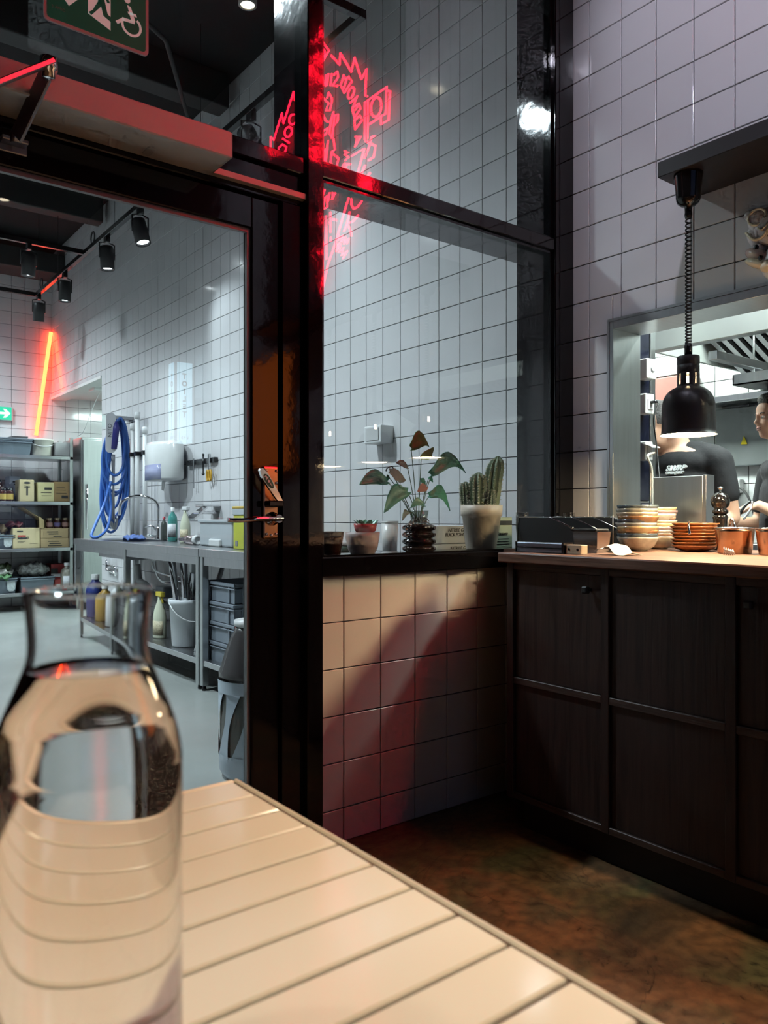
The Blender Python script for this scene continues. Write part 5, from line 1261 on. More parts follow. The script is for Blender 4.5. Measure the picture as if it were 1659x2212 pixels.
def bin_(u0, u1, level, h, lab, tagw=True, lid=False, tu=None):
    x0, x1 = sx_at(u0), sx_at(u1); z = LV[level]
    t = thing('storage_bin', lab, 'bin', ((x0 + x1) / 2, SY + .25, z), group='grey storage bins')
    BG = mat('bin_grey', (.17, .21, .25), .4, var=.04); w = (x1 - x0) / 2; s = .90
    q = MB(); vs = [(sx_ * w * (s if k == 0 else 1), sy_ * .19 * (s if k == 0 else 1), k * h) for k in (0, 1) for sx_, sy_ in ((-1, -1), (1, -1), (1, 1), (-1, 1))]
    q.add(vs, [(3, 2, 1, 0), (0, 1, 5, 4), (1, 2, 6, 5), (2, 3, 7, 6), (3, 0, 4, 7)]); o = q.build('body', BG, t, local=True)
    so = o.modifiers.new('thick', 'SOLIDIFY'); so.thickness = .006
    q = MB(); 
    for zz in (h - .012, h - .034): q.box(-w - .012, w + .012, -.205, -.19, zz, zz + .010); q.box(-w - .012, -w, -.205, .205, zz, zz + .010); q.box(w, w + .012, -.205, .205, zz, zz + .010)
    q.build('rim', BG, t, local=True)
    if lid: MB().box(-w - .015, w + .015, -.21, .21, h, h + .014, .003).build('lid', GREYP, t, local=True)
    if tagw:
        xt = (sx_at(tu) - (x0 + x1) / 2)
        MB().prism([(-.04, .0), (-.02, -.025), (.02, -.025), (.04, 0), (.042, .09), (-.042, .09)], .001, frame((xt, -.193, h * .28), (1, 0, 0), (0, 0, 1))).build('tag', mat('tag_white', (.60, .66, .68), .6, var=.15, scale=50), t, local=True)
bin_(-34, 70, 3, .17, 'lidded grey bin on the top shelf', False, True)
bin_(-40, 30, 1, .15, 'grey bin with white tag on the middle shelf', True, False, 17)
bin_(-42, 37, 0, .165, 'left grey bin with white tag on the lowest shelf', True, False, 24)
bin_(44, 118, 0, .165, 'right grey bin on the lowest shelf under the clear bag', False)
q = MB(); q.box(sx_at(22), sx_at(62), SY + .10, SY + .36, LV[3] + .186, LV[3] + .20, .003); q.box(sx_at(30), sx_at(64), SY + .12, SY + .34, LV[3] + .2005, LV[3] + .212, .003)
q.build('folded_sheets', mat('sheet_black', (.06, .06, .06), .6), None, label='dark folded sheets lying on the lidded bin', cat='sheets')
xb = sx_at(94)
t = thing('white_tub', 'white round tub with a wire handle on the top shelf', 'tub', (xb, SY + .16, LV[3]))
MB().lathe([(0, 0), (.115, 0), (.118, .008), (.125, .17), (.132, .172), (.132, .192), (0, .196)], 32, caps=False).build('pail', mat('tub_cream', (.72, .70, .62), .4), t, local=True)
MB().tube([(.134 * math.cos(a), .134 * math.sin(a), .165 - .06 * math.sin(math.pi * k / 12)) for k, a in [(k, math.pi + k * math.pi / 12) for k in range(13)]], .004, 6).build('handle', WHITEP, t, local=True)
q = MB(); q.box(sx_at(118), sx_at(150), SY + .03, SY + .40, LV[3], LV[3] + .16, .01)
t = q.build('clear_herb_box', mat('frosted_box', (.45, .45, .45), .3, trans=.3), None, label='frosted box of dark herbs at the right of the top shelf', cat='box')
def bag(u0, u1, level, zoff, h, m, lab, name='plastic_bag', y=.22):
    x0, x1 = sx_at(u0), sx_at(u1); q = MB(); q.ball(((x0 + x1) / 2, SY + y, LV[level] + zoff + h / 2), ((x1 - x0) / 2, .13, h / 2), seg=28, rings=18)
    o = q.build(name, m, None, label=lab, cat='bag')
    for v in o.data.vertices:
        n_ = .012 * math.sin(v.co.x * 60 + v.co.z * 40) + .010 * math.sin(v.co.x * 110 - v.co.z * 90)
        v.co.z += n_; v.co.y -= abs(n_) * .6
BAGC = mat('clear_bag', (.45, .46, .45), .12, trans=.4, var=.2, scale=40, col2=(.12, .12, .11), bump=.5, bscale=50)
bag(42, 116, 0, .150, .17, BAGC, 'shiny clear plastic bag heaped in the right grey bin')
bag(-20, 32, 0, .225, .10, mat('bag_dark_green', (.04, .06, .025), .4, var=.2, scale=30), 'dark green bag on top of the left bin')
bag(-24, 34, 0, .185, .08, mat('bag_silver', (.45, .45, .42), .2, metal=.4, var=.2, scale=40, bump=.4), 'silvery packets in the left bin', y=.17)
bag(-30, 30, 0, .145, .06, mat('bag_green', (.10, .22, .10), .35), 'green packet at the rim of the left bin', y=.13)
bag(16, 56, 1, .225, .07, mat('bag_red', (.16, .03, .04), .35, var=.2, scale=30, bump=.4), 'dark red packets lying on the pale cardboard box', y=.2)
bag(-14, 24, 1, .15, .12, mat('bag_brown', (.16, .10, .05), .6, var=.2, scale=30, bump=.4), 'brown paper bag in the bin on the middle shelf')
bottle('clear_bottle', 3, 2.0, .05, .22, mat('bottle_hazy', (.50, .52, .50), .2, trans=.4), 'hazy clear bottle in the bin on the middle shelf', 'bottle', z=LV[1] + .15)
o = [x for x in bpy.data.objects if x.name.startswith('clear_bottle')][0]; o.location = (sx_at(2), SY + .15, LV[1] + .02)
o = bottle('vinegar_jug', 146, 2.4, .065, .31, mat('jug_hazy', (.40, .38, .32), .25, trans=.3), 'hazy plastic vinegar jug with a label at the right of the lowest shelf', 'jug', z=LV[0], label_m=LABELW)
o.location = (sx_at(146), SY + .10, LV[0]); o.rotation_euler = (0, 0, math.radians(90))
t, q_ = carton(110, 140, 0, .29, .20, mat('carton_red', (.40, .05, .05), .6), 'red and white carton behind the vinegar jug', ((.0, .62, .5, .2),), y0=SY + .25)
MB().box(q_[0], q_[1], q_[2] - .002, q_[2], q_[3] + .14, q_[3] + .18).build('white_band', WHITEP, t)
t, q_ = carton(118, 134, 0, .12, .10, mat('carton_red2', (.5, .08, .07), .6), 'small red striped carton in front of the jug', (), y0=SY + .10)
MB().box(q_[0] + .02, q_[1] - .02, q_[2] - .002, q_[2], q_[3] + .02, q_[3] + .07).build('white_panel', WHITEP, t)
# fridge in the passage, wall fittings
fr = thing('steel_fridge', 'tall stainless steel fridge standing in the far opening', 'fridge', (2.95, 9.3, 0))
MB().box(2.66, 3.25, 8.95, 9.70, .10, 1.93, .01).build('body', STEELV, fr)
MB().box(2.67, 3.24, 8.92, 8.95, .14, 1.90, .006).build('door_panel', STEELV, fr)
MB().box(2.66, 3.25, 8.98, 9.68, 0, .10).build('plinth', BLACKM, fr)
MB().tube([(2.71, 8.90, .9), (2.71, 8.90, 1.4)], .012, 8).build('handle', CHROME, fr)
es = thing('exit_light', 'green lit exit sign with a white arrow on the end wall', 'sign', (at(12, 890, Y=9.74).x, 9.74, at(12, 908, Y=9.74).z))
a = at(-34, 876, Y=9.73); c = at(27, 908, Y=9.73)
MB().box(a.x, c.x, 9.715, 9.75, c.z - .01, a.z + .01, .004).build('case', mat('exit_case', (.5, .6, .6), .4), es)
MB().box(a.x + .015, c.x - .015, 9.712, 9.715, c.z, a.z).build('face', emit('exit_green', (.02, .75, .42), 1.25), es)
q = MB(); cx_ = c.x - .075; cz = (a.z + c.z) / 2
q.prism([(-.10, -.014), (-.005, -.014), (-.03, -.05), (.0, -.05), (.05, 0), (0, .05), (-.03, .05), (-.005, .014), (-.10, .014)], .002, frame((cx_, 9.711, cz), (1, 0, 0), (0, 0, 1)))
q.prism([(-.20, -.06), (-.14, -.06), (-.14, .06), (-.20, .06)], .002, frame((cx_, 9.711, cz), (1, 0, 0), (0, 0, 1)))
q.build('arrow', emit('exit_white', (.8, 1, .95), 1.6), es)
le = thing('led_tube', 'slanting glowing orange light tube in the far corner', 'light tube', (2.42, 9.72, 2.0))
MB().tube([at(110, 718, Y=9.715), at(78, 940, Y=9.715)], .022, 10).build('tube', emit('led_orange', (1, .050, .014), 22), le)
MB().tube([at(110, 718, Y=9.735), at(78, 940, Y=9.735)], .010, 6).build('mount', BLACKM, le)
cv = thing('emergency_lamp', 'white lamp housing with loose cables under the far ceiling', 'lamp', (2.75, 8.6, 2.44))
MB().box(2.66, 2.95, 8.5, 8.7, 2.40, 2.458, .01).build('housing', WHITEP, cv)
MB().tube(smoothpath([(2.90, 8.55, 2.40), (2.94, 8.6, 2.2), (2.92, 8.7, 1.98), (2.96, 8.8, 1.94)], 5), .006, 6).build('cable', BLACKP, cv)
MB().tube(smoothpath([(2.75, 8.6, 2.40), (2.72, 8.8, 2.2), (2.70, 9.0, 2.0), (2.66, 9.1, 1.95)], 5), .004, 6).build('cable', WHITEP, cv)

# ------------------------------------------------------------------ track with spotlights
TX, TZ_ = 2.1, 3.34
tk = thing('light_track', 'black rectangular lighting track hung below the ceiling', 'track', (1.4, 5.7, 3.3))
for (x0, x1, y0, y1) in ((TX - .018, TX + .018, 2.86, 8.60), (-1.2, TX - .018, 8.565, 8.60), (-1.2, TX - .018, 6.94, 6.975), (1.2, TX - .018, 2.86, 2.895)):
    MB().box(x0, x1, y0, y1, TZ_ - .02, TZ_ + .02, .002).build('rail', BLACKP, tk)
for y in (3.1, 4.6, 6.2, 7.8, 8.5): MB().tube([(TX, y, TZ_ + .02), (TX, y, ZC)], .002, 6).build('hanger', BLACKM, tk)
for (x, y) in ((TX, 8.4), (TX, 6.75), (1.5, 8.58)): MB().tube([(x, y + .05 * math.cos(k * .7), TZ_ + .075 + .05 * math.sin(k * .7)) for k in range(9)], .006, 6, closed=True).build('hook_ring', BLACKM, tk)
COOL = (.80, .93, 1.0)
def track_spot(x, y, tgt, power, lab, on=True, ang=60):
    t = thing('track_spotlight', lab, 'spotlight', (x, y, TZ_ - .02), group='black track spotlights')
    MB().box(-.018, .018, -.03, .03, -.05, 0, .003).build('adapter', BLACKP, t, local=True)
    q = MB(); q.tube([(-.06, 0, -.18), (-.06, 0, -.06), (0, 0, -.045), (.06, 0, -.06), (.06, 0, -.18)], .006, 6); q.build('yoke', BLACKP, t, local=True)
    d = (Vector(tgt) - Vector((x, y, TZ_ - .17))).normalized(); d = (d + Vector((0, 0, -1.2))).normalized()
    M = Matrix.Translation((0, 0, -.17)) @ d.to_track_quat('Z', 'Y').to_matrix().to_4x4()
    MB().lathe([(.034, -.09), (.052, -.085), (.055, -.06), (.055, .10), (.047, .10), (.045, .07)], 24, M=M, caps=False).build('barrel', BLACKM, t, local=True)
    MB().lathe([(0, .080), (.046, .080)], 20, M=M, caps=False).build('lens', emit('lens_cool', (.9, .97, 1), 18), t, local=True)
    wp_ = Vector((x, y, TZ_ - .19)) + d * .11
    spot('spot_beam', wp_, tgt, power, ang, .7, COOL, .05, t)
ysp = lambda u: at(u, 500, X=TX).y
track_spot(TX, ysp(303), (2.56, ysp(303) - .9, 1.9), 48, 'brightest track spotlight nearest the door glass')
track_spot(TX, ysp(231), (2.3, ysp(231) - .2, .8), 50, 'track spotlight second from the door glass')
track_spot(TX, ysp(140), (2.0, ysp(140), .0), 90, 'track spotlight third along, in the far half')
track_spot(TX, 8.50, (2.2, 9.6, 1.0), 60, 'track spotlight at the far corner of the track')
track_spot(1.64, 6.957, (1.4, 7.4, .0), 110, 'track spotlight on the cross rail')
track_spot(TX, 3.93, (2.56, 3.10, 2.6), 15, 'track spotlight seen through the fanlight beside the mullion', ang=100)
for (x, y, lab) in ((.4, 3.9, 'added round ceiling lamp nearest the glass in the prep room'), (-.4, 6.2, 'added round ceiling lamp in the middle of the prep room'), (.6, 8.4, 'added round ceiling lamp near the storage shelf')):  # out-of-view lamps added to brighten the prep room
    t = thing('fill_ceiling_lamp', lab, 'ceiling lamp', (x, y, ZC), group='added round ceiling lamps')
    MB().lathe([(.14, -.10), (.16, -.09), (.16, 0)], 32, caps=False).build('housing', BLACKM, t, local=True)
    MB().lathe([(0, -.075), (.14, -.075)], 32, caps=False).build('diffuser', emit('lamp_cool', (.85, .95, 1), 30), t, local=True)
    spot('lamp_beam', (x, y, ZC - .12), (x + .2, y, 0), 500, 130, .6, COOL, .12, t)
t = thing('passage_lamp', 'flat bright lamp on the ceiling of the far passage', 'ceiling lamp', (3.5, 8.4, 2.45))
MB().box(3.2, 3.8, 8.2, 8.6, 2.43, 2.458, .003).build('frame', WHITEP, t)
MB().box(3.22, 3.78, 8.22, 8.58, 2.424, 2.43).build('diffuser', emit('passage_light', (.80, 1, .97), 110), t)
t = thing('recessed_light', 'small bright downlight in the black ceiling above the sign', 'ceiling lamp', tuple(at(535, 12, Y=3.6)))
MB().lathe([(.036, 0), (.048, .002), (.048, .10), (0, .10)], 24, caps=False).build('ring', mat('ring_grey', (.3, .3, .28), .4), t, local=True)
MB().lathe([(0, .006), (.036, .006)], 20, caps=False).build('lens', emit('lens_warm', (1, .85, .6), 12), t, local=True)
MB().tube([(0, 0, .10), (0, 0, ZC - t.location.z)], .006, 6).build('rod', BLACKM, t, local=True)
# ------------------------------------------------------------------ open kitchen
structure('wall_kitchen_back', GROUT, 'tiled rear wall of the kitchen', 'wall', (4.307, 4.45, -1.0, 4.2, 0, 2.75))
kb = bpy.data.objects['wall_kitchen_back']
KT = mat('kitchen_tile', (.76, .79, .78), .12, var=.02)
tiles(kb, 'x', 4.307, -1.0, 4.2, 1.6, 0.0, 2.75, [], lambda s, z: seen((4.3, s, z)) if (.9 < z < 1.9 and .9 < s < 3.0) else 1e9, m=KT, pitch=.20, zj=.03)
structure('wall_kitchen_side', KWALL, 'white side wall at the far right of the kitchen', 'wall', (2.70, 4.45, -1.15, -1.0, 0, 2.75))
structure('wall_kitchen_end', KWALL, 'white end wall of the kitchen', 'wall', (2.70, 4.45, 4.2, 4.35, 0, 2.75))
ks = structure('wall_kitchen_stub', mat('grout_white', (.6, .6, .58), .8), 'short wall of navy tiles beside the pass', 'wall', (2.705, 2.965, 1.957, 2.05, 0, 2.75))
NAVY = mat('navy_tile', (.006, .007, .016), .15, var=.05)
tiles(ks, 'y', 1.957, 2.705, 2.965, 2.795, 0.0, 2.75, [], lambda s, z: seen((s, 1.95, z)) if .9 < z < 1.9 else 1e9, m=NAVY, pitch=.20, joint_w=.008)
MB().box(2.965, 3.0, 1.945, 2.055, 0, 2.75, .002).build('trim_1', STEELV, None, label='steel corner post beside the navy tiles', cat='post', kind='structure')

def socket(u, v, w, h, d, lab, plug=False, dial=False, lid=False):
    p = at(u, v, Y=1.93); t = thing('wall_socket', lab, 'socket', (p.x, 1.95, p.z), group='white switches and sockets on the navy tiles')
    MB().box(-w / 2, w / 2, -d, 0, -h / 2, h / 2, .005).build('case', WHITEP, t, local=True)
    if dial: MB().lathe([(.014, 0), (.014, .004), (.010, .006)], 20, M=frame((.004, -d, .0), (1, 0, 0), (0, 0, 1))).build('dial', mat('dial_white', (.66, .67, .68), .4), t, local=True)
    else: MB().box(-w * .3, w * .3, -d - .004, -d, -h * .3, h * .25, .002).build('cover', mat('dial_white', (.66, .67, .68), .4), t, local=True)
    if plug: MB().box(-.006, .012, -d - .03, -d, .0, .012, .003).build('plug', BLACKP, t, local=True)
    if lid: MB().add([(-w * .55, -d - .03, h * .2), (w * .6, -d - .03, h * .2), (w * .6, 0, h * .55), (-w * .55, 0, h * .55), (-w * .55, -d - .03, h * .14), (w * .6, -d - .03, h * .14), (w * .6, 0, h * .45), (-w * .55, 0, h * .45)], [(0, 1, 2, 3), (4, 7, 6, 5), (0, 4, 5, 1), (1, 5, 6, 2), (2, 6, 7, 3), (3, 7, 4, 0)]).build('flap', WHITEP, t, local=True)
    return p
socket(1393, 799, .068, .085, .055, 'white rotary switch at the top of the navy tiles', dial=True)
pA = socket(1391, 874, .062, .085, .050, 'white socket with a black plug in the middle', plug=True)
pB = socket(1389, 975, .055, .080, .050, 'lowest white socket with an open flap', lid=True)
q = MB(); q.tube(smoothpath([(pA.x + .01, 1.895, pA.z + .008), (pA.x + .03, 1.88, pA.z + .002), at(1412, 905, Y=1.88), at(1418, 960, Y=1.87), at(1424, 1030, Y=1.83), at(1427, 1060, Y=1.80), at(1428, 1125, Y=1.78)], 6), .0028, 6)
q.build('black_cable', BLACKP, None, label='thin black cable falling from the middle socket', cat='cable')
q = MB(); q.tube(smoothpath([(pB.x + .005, 1.88, pB.z - .01), at(1399, 985, Y=1.87), at(1407, 1010, Y=1.86), at(1410, 1050, Y=1.85), at(1412, 1105, Y=1.82), at(1413, 1125, Y=1.80)], 6), .0055, 8)
q.build('cream_cable', mat('cable_cream', (.62, .58, .46), .5), None, label='thick cream cable falling from the lowest socket', cat='cable')

# extraction hood
hd = thing('extraction_hood', 'large stainless steel extraction hood with baffle filters', 'hood', (3.7, 1.4, 1.75))
hy1 = at(1406, 740, X=3.2).y; hzb, hzt = at(1500, 741, X=3.2).z, at(1500, 700, X=3.2).z
HS = mat('hood_steel', (.62, .66, .64), .35, metal=.6, var=.03)
MB().box(3.2, 3.215, -.7, hy1, hzb, hzt + .02, .002).build('front_panel', HS, hd)
MB().box(3.2, 4.30, hy1, hy1 + .015, hzb, 2.5, .002).build('end_panel', HS, hd)
MB().box(3.2, 4.30, -.7, hy1, 2.48, 2.5).build('top_panel', HS, hd)
MB().box(3.215, 3.26, -.7, hy1, hzb, hzb + .012).build('gutter', STEEL, hd)
for k in range(46):
    y = hy1 - .03 - k * .055
    if y < -.6: break
    MB().add([(3.62, y, 1.93), (4.10, y, 1.74), (4.10, y - .028, 1.74), (3.62, y - .028, 1.93), (3.63, y - .004, 1.955), (4.11, y - .004, 1.765), (4.11, y - .024, 1.765), (3.63, y - .024, 1.955)],
             [(0, 1, 2, 3), (7, 6, 5, 4), (0, 4, 5, 1), (3, 2, 6, 7), (0, 3, 7, 4), (1, 5, 6, 2)]).build('baffle', STEEL, hd)
MB().add([(3.60, -.7, 1.97), (4.12, -.7, 1.765), (4.12, hy1, 1.765), (3.60, hy1, 1.97), (3.60, -.7, 1.98), (4.12, -.7, 1.775), (4.12, hy1, 1.775), (3.60, hy1, 1.98)], [(0, 1, 2, 3), (7, 6, 5, 4), (0, 4, 5, 1), (1, 5, 6, 2), (2, 6, 7, 3), (3, 7, 4, 0)]).build('filter_back', mat('filter_dark', (.10, .10, .10), .4, metal=1), hd)
MB().box(3.24, 4.28, hy1 - .30, hy1 - .26, 1.735, 1.775, .003).build('cross_beam', STEEL, hd)
for y in (1.55, .4): MB().box(3.30, 3.38, y - .5, y + .35, 2.43, 2.475).build('lamp', emit('hood_lamp', (.86, 1, .93), 120), hd)
# wall shelf, panels and lights at the rear
rs = thing('rail_shelf', 'perforated steel shelf on the rear kitchen wall', 'shelf', (4.2, 1.5, 1.5))
MB().box(4.10, 4.30, -.5, 2.95, 1.675, 1.71, .003).build('board', STEEL, rs)
gp = MB().box(4.26, 4.298, 1.86, 2.375, 1.33, 1.66, .004).build('warning_board', mat('panel_grey', (.24, .26, .26), .45, metal=.5), None, label='grey steel panel with a yellow warning triangle', cat='panel')
p = at(1606, 952, X=4.25)
MB().prism([(-.018, -.02), (.018, -.02), (0, .028)], .002, frame((4.257, p.y, p.z), (0, -1, 0), (0, 0, 1))).build('warning_triangle', mat('warn_yellow', (.75, .60, .02), .4), gp)
for (x0, x1, y0, y1, lab) in ((3.3, 3.6, .2, 1.0, 'flat ceiling light over the near side of the kitchen'), (2.78, 2.98, .6, 1.8, 'flat ceiling light just inside the pass'), (3.3, 3.6, 2.5, 3.6, 'flat ceiling light over the far side of the kitchen')):
    t = thing('ceiling_panel_light', lab, 'ceiling lamp', ((x0 + x1) / 2, (y0 + y1) / 2, 2.70), group='flat kitchen ceiling lights')
    MB().box(x0, x1, y0, y1, 2.715, 2.75, .003).build('frame', WHITEP, t)
    MB().box(x0 + .02, x1 - .02, y0 + .02, y1 - .02, 2.708, 2.715).build('diffuser', emit('kitchen_light', (.88, 1, .95), 130), t)
p = at(1585, 1050, X=4.28); t = thing('power_socket', 'white socket with a grey plug on the rear kitchen wall', 'socket', (4.29, p.y, p.z))
MB().box(4.25, 4.30, p.y - .05, p.y + .05, p.z - .04, p.z + .04, .006).build('case', WHITEP, t)
MB().ball((4.235, p.y, p.z - .01), (.02, .028, .022)).build('plug', mat('plug_grey', (.06, .06, .06), .4), t)
MB().tube(smoothpath([(4.23, p.y - .02, p.z - .01), (4.22, p.y - .08, p.z - .02), (4.22, p.y - .13, p.z - .10), (4.25, p.y - .15, p.z - .25)], 5), .007, 6).build('cord', mat('plug_grey', (.06, .06, .06), .4), t)
kc = thing('kitchen_counter', 'steel cooking range along the rear kitchen wall', 'range', (4.15, 1.2, 0))
MB().box(4.02, 4.29, -.6, 3.2, .86, .90, .003).build('top', STEEL, kc); MB().box(4.04, 4.29, -.6, 3.2, .10, .86).build('front', STEELV, kc); MB().box(4.08, 4.29, -.58, 3.18, 0, .10).build('plinth', BLACKM, kc)
t = thing('red_canister', 'reddish storage box on the rear kitchen shelf', 'box', (4.2, 2.66, 1.71))
MB().box(4.12, 4.28, 2.50, 2.82, 1.711, 1.87, .008).build('box', mat('box_red', (.42, .16, .13), .5), t)
MB().box(4.115, 4.285, 2.495, 2.825, 1.87, 1.885, .004).build('lid', WHITEP, t)
t = thing('prep_box', 'clear prep box on the rear kitchen shelf', 'box', (4.2, 1.9, 1.71))
MB().box(4.12, 4.28, 1.75, 2.05, 1.711, 1.80, .008).build('box', mat('box_clear', (.6, .65, .63), .3), t)
MB().box(4.115, 4.285, 1.745, 2.055, 1.80, 1.812, .004).build('lid', WHITEP, t)
tr = thing('hanging_tray', 'steel tray hanging below the hood', 'tray', tuple(at(1640, 815, X=3.55)))
MB().box(-.05, .16, -.3, .10, -.03, -.024).build('base', STEEL, tr, local=True)
q = MB(); q.box(-.05, -.044, -.3, .10, -.03, .02); q.box(.154, .16, -.3, .10, -.03, .02); q.box(-.05, .16, .094, .10, -.03, .02); q.build('side', STEEL, tr, local=True)
for y in (-.25, .05): MB().tube([(.05, y, -.024), (.05, y, 1.93 + .06 - tr.location.z)], .005, 6).build('hanger', STEEL, tr, local=True)

# ------------------------------------------------------------------ people
SKIN = mat('skin', (.60, .36, .25), .5, var=.04, scale=12, sub=.08)
SHIRT = mat('black_cotton', (.011, .011, .014), .85, var=.1, scale=40, bump=.3, bscale=30)
HAIRM = mat('dark_hair', (.014, .010, .009), .45, bump=.5, bscale=120)
def remesh(o, vox, sm=4):
    r = o.modifiers.new('remesh', 'REMESH'); r.mode = 'VOXEL'; r.voxel_size = vox; r.use_smooth_shade = True
    s = o.modifiers.new('smooth', 'SMOOTH'); s.factor = .5; s.iterations = sm
def head(b, c, s=1.0, yaw=0.0):
    """skull, jaw, nose, brow, lips, ears and neck top; the face looks along +x turned by yaw"""
    R = Matrix.Rotation(yaw, 4, 'Z'); T = Matrix.Translation(c) @ R @ Matrix.Scale(s, 4)
    def B(p, r, rot=None): b.ball(p, r, M=T, rot=rot)
    B((-.012, 0, .035), (.098, .076, .088)); B((.022, 0, -.030), (.068, .062, .078)); B((.050, 0, -.078), (.034, .034, .024)); B((.064, 0, .045), (.030, .056, .040))
    B((.078, 0, .022), (.016, .050, .010))                      # brow
    for q in (-1, 1):
        B((.062, q * .034, -.020), (.026, .022, .026)); B((-.010, q * .078, -.004), (.018, .010, .030)); B((.040, q * .040, -.055), (.030, .022, .030))
        B((.078, q * .030, .004), (.010, .014, .009))
    B((.094, 0, .000), (.010, .009, .024), (0, .25, 0)); B((.102, 0, -.020), (.015, .013, .011)); B((.096, 0, -.026), (.010, .018, .008))
    B((.084, 0, -.046), (.013, .024, .0065)); B((.082, 0, -.058), (.013, .022, .0075))
    return T
def hand(b, w, d, up, s=1.0, curl=.6):
    """palm with four bent fingers of unequal length and a thumb from the side; w wrist, d pointing direction, up back of the hand"""
    d = Vector(d).normalized(); up = (Vector(up) - d * Vector(up).dot(d)).normalized(); sd = d.cross(up); w = Vector(w)
    for k in range(5): b.cap(w + d * .01, w + d * .075 * s + sd * (k - 2) * .017 * s, .019 * s, .0125 * s, 10)
    for k, (ln, off) in enumerate(((.060, -.030), (.070, -.010), (.066, .010), (.050, .030))):
        p = w + d * .080 * s + sd * off * s; dirv = d
        for j, q in enumerate((.46, .32, .24)):
            dirv = (dirv - up * curl * (.55 + .25 * j)).normalized(); e = p + dirv * ln * q * s * 1.15
            b.cap(p, e, (.0092 - .0009 * j) * s, (.0086 - .001 * j) * s, 8); p = e
    p = w + d * .030 * s - sd * .034 * s
    t1 = p + (d * .7 - sd * .6 - up * .25).normalized() * .036 * s; t2 = t1 + (d * .95 - sd * .1 - up * .45).normalized() * .030 * s
    b.cap(w + d * .02 * s - sd * .02 * s, p, .015 * s, .013 * s, 10); b.cap(p, t1, .0125 * s, .0105 * s, 10); b.cap(t1, t2, .0105 * s, .008 * s, 10)
def eyes(parent, T):
    q = MB()
    for s in (-1, 1): q.ball((.079, s * .030, .003), (.0095, .012, .0085), M=T)
    e = q.build('eye', mat('eye_white', (.6, .57, .54), .2), parent, local=True)
    q = MB()
    for s in (-1, 1): q.ball((.0865, s * .030, .003), (.003, .006, .006), M=T)
    q.build('iris', mat('iris_dark', (.02, .012, .008), .1), e, local=True)
    q = MB()
    for s in (-1, 1): q.tube([T @ Vector((.088, s * .016, .021)), T @ Vector((.090, s * .030, .026)), T @ Vector((.080, s * .046, .022))], .0034, 6)
    q.build('eyebrow', HAIRM, e, local=True)
    q = MB(); q.ball((.0855, 0, -.047), (.0125, .022, .0062), M=T); q.ball((.0835, 0, -.057), (.0125, .020, .0070), M=T)
    q.build('lips', mat('lips', (.36, .15, .12), .45), e, local=True)
    q = MB(); q.ball((.0955, 0, -.0518), (.0012, .018, .0014), M=T); q.build('mouth_line', mat('mouth_dark', (.10, .04, .035), .6), e, local=True)

# man: chest turned to the pass, head turned to the left of the picture
mp_ = Vector((3.31, 1.995, 0))
man = thing('person', 'cook in a black T-shirt with white print, head behind the lamp', 'person', tuple(mp_), rz=math.radians(180), group='cooks in the kitchen')
b = MB(); hz = 1.450
HT = head(b, Vector((.065, -.070, hz)), 1.04, math.radians(-34))
b.cap((.0, -.015, 1.33), (.03, -.045, 1.42), .062, .058)
b.ball((0, 0, 1.295), (.105, .166, .085)); b.ball((.0, 0, 1.15), (.115, .154, .16)); b.ball((0, 0, .95), (.11, .155, .14))
for s in (-1, 1):
    b.cap((0, s * .05, 1.325), (0, s * .14, 1.297), .042, .044)
    b.cap((0, s * .085, .86), (.02, s * .09, .47), .082, .056); b.cap((.02, s * .09, .47), (0, s * .09, .07), .056, .038); b.cap((0, s * .09, .045), (.14, s * .10, .035), .042, .034)
# right arm of the picture (his left) hangs and bends forward; other arm reaches forward
sh1, el1, wr1 = Vector((.0, .168, 1.295)), Vector((-.03, .205, 1.04)), Vector((.19, .17, .965))
b.cap(sh1, el1, .054, .041); b.cap(el1, wr1, .041, .028); hand(b, wr1, (1, -.1, -.1), (0, .3, 1))
sh2, el2, wr2 = Vector((.0, -.168, 1.295)), Vector((.05, -.205, 1.04)), Vector((.22, -.12, .975))
b.cap(sh2, el2, .053, .040); b.cap(el2, wr2, .040, .028); hand(b, wr2, (1, .2, -.1), (0, -.2, 1))
bo = b.build('body', SKIN, man, local=True); remesh(bo, .0075, 5)
eyes(man, HT)
b = MB(); e = .010
b.ball((0, 0, 1.288), (.113, .172, .086)); b.ball((.0, 0, 1.16), (.125, .165, .17)); b.ball((0, 0, .93), (.126, .172, .15)); b.cap((0, 0, .80), (0, 0, .95), .118, .12)
for s, sh, el in ((1, sh1, el1), (-1, sh2, el2)):
    b.cap((0, s * .050, 1.336), (0, s * .145, 1.308), .060, .061); b.cap(sh, sh.lerp(el, .58), .061, .060)
so = b.build('t_shirt', SHIRT, man, local=True); remesh(so, .011, 5)
b = MB(); b.ball((0, 0, .86), (.128, .172, .10))
for s in (-1, 1): b.cap((0, s * .085, .84), (.02, s * .09, .47), .094, .068); b.cap((.02, s * .09, .47), (0, s * .09, .06), .068, .056)
so = b.build('trousers', mat('black_trousers', (.02, .02, .022), .9), man, local=True); remesh(so, .014, 4)
b = MB(); b.ball((-.018, 0, .046), (.104, .082, .088), M=HT); b.ball((-.045, 0, .0), (.07, .076, .07), M=HT); b.ball((.045, 0, .100), (.05, .06, .035), M=HT)
so = b.build('hair', mat('grey_hair', (.09, .085, .085), .5, bump=.5, bscale=120), man, local=True); remesh(so, .010, 3)
PW = mat('shirt_print', (.75, .80, .82), .6)
PM = frame((.118, .028, 1.262), (0, 1, 0), (-.25, 0, 1))
man_o = man
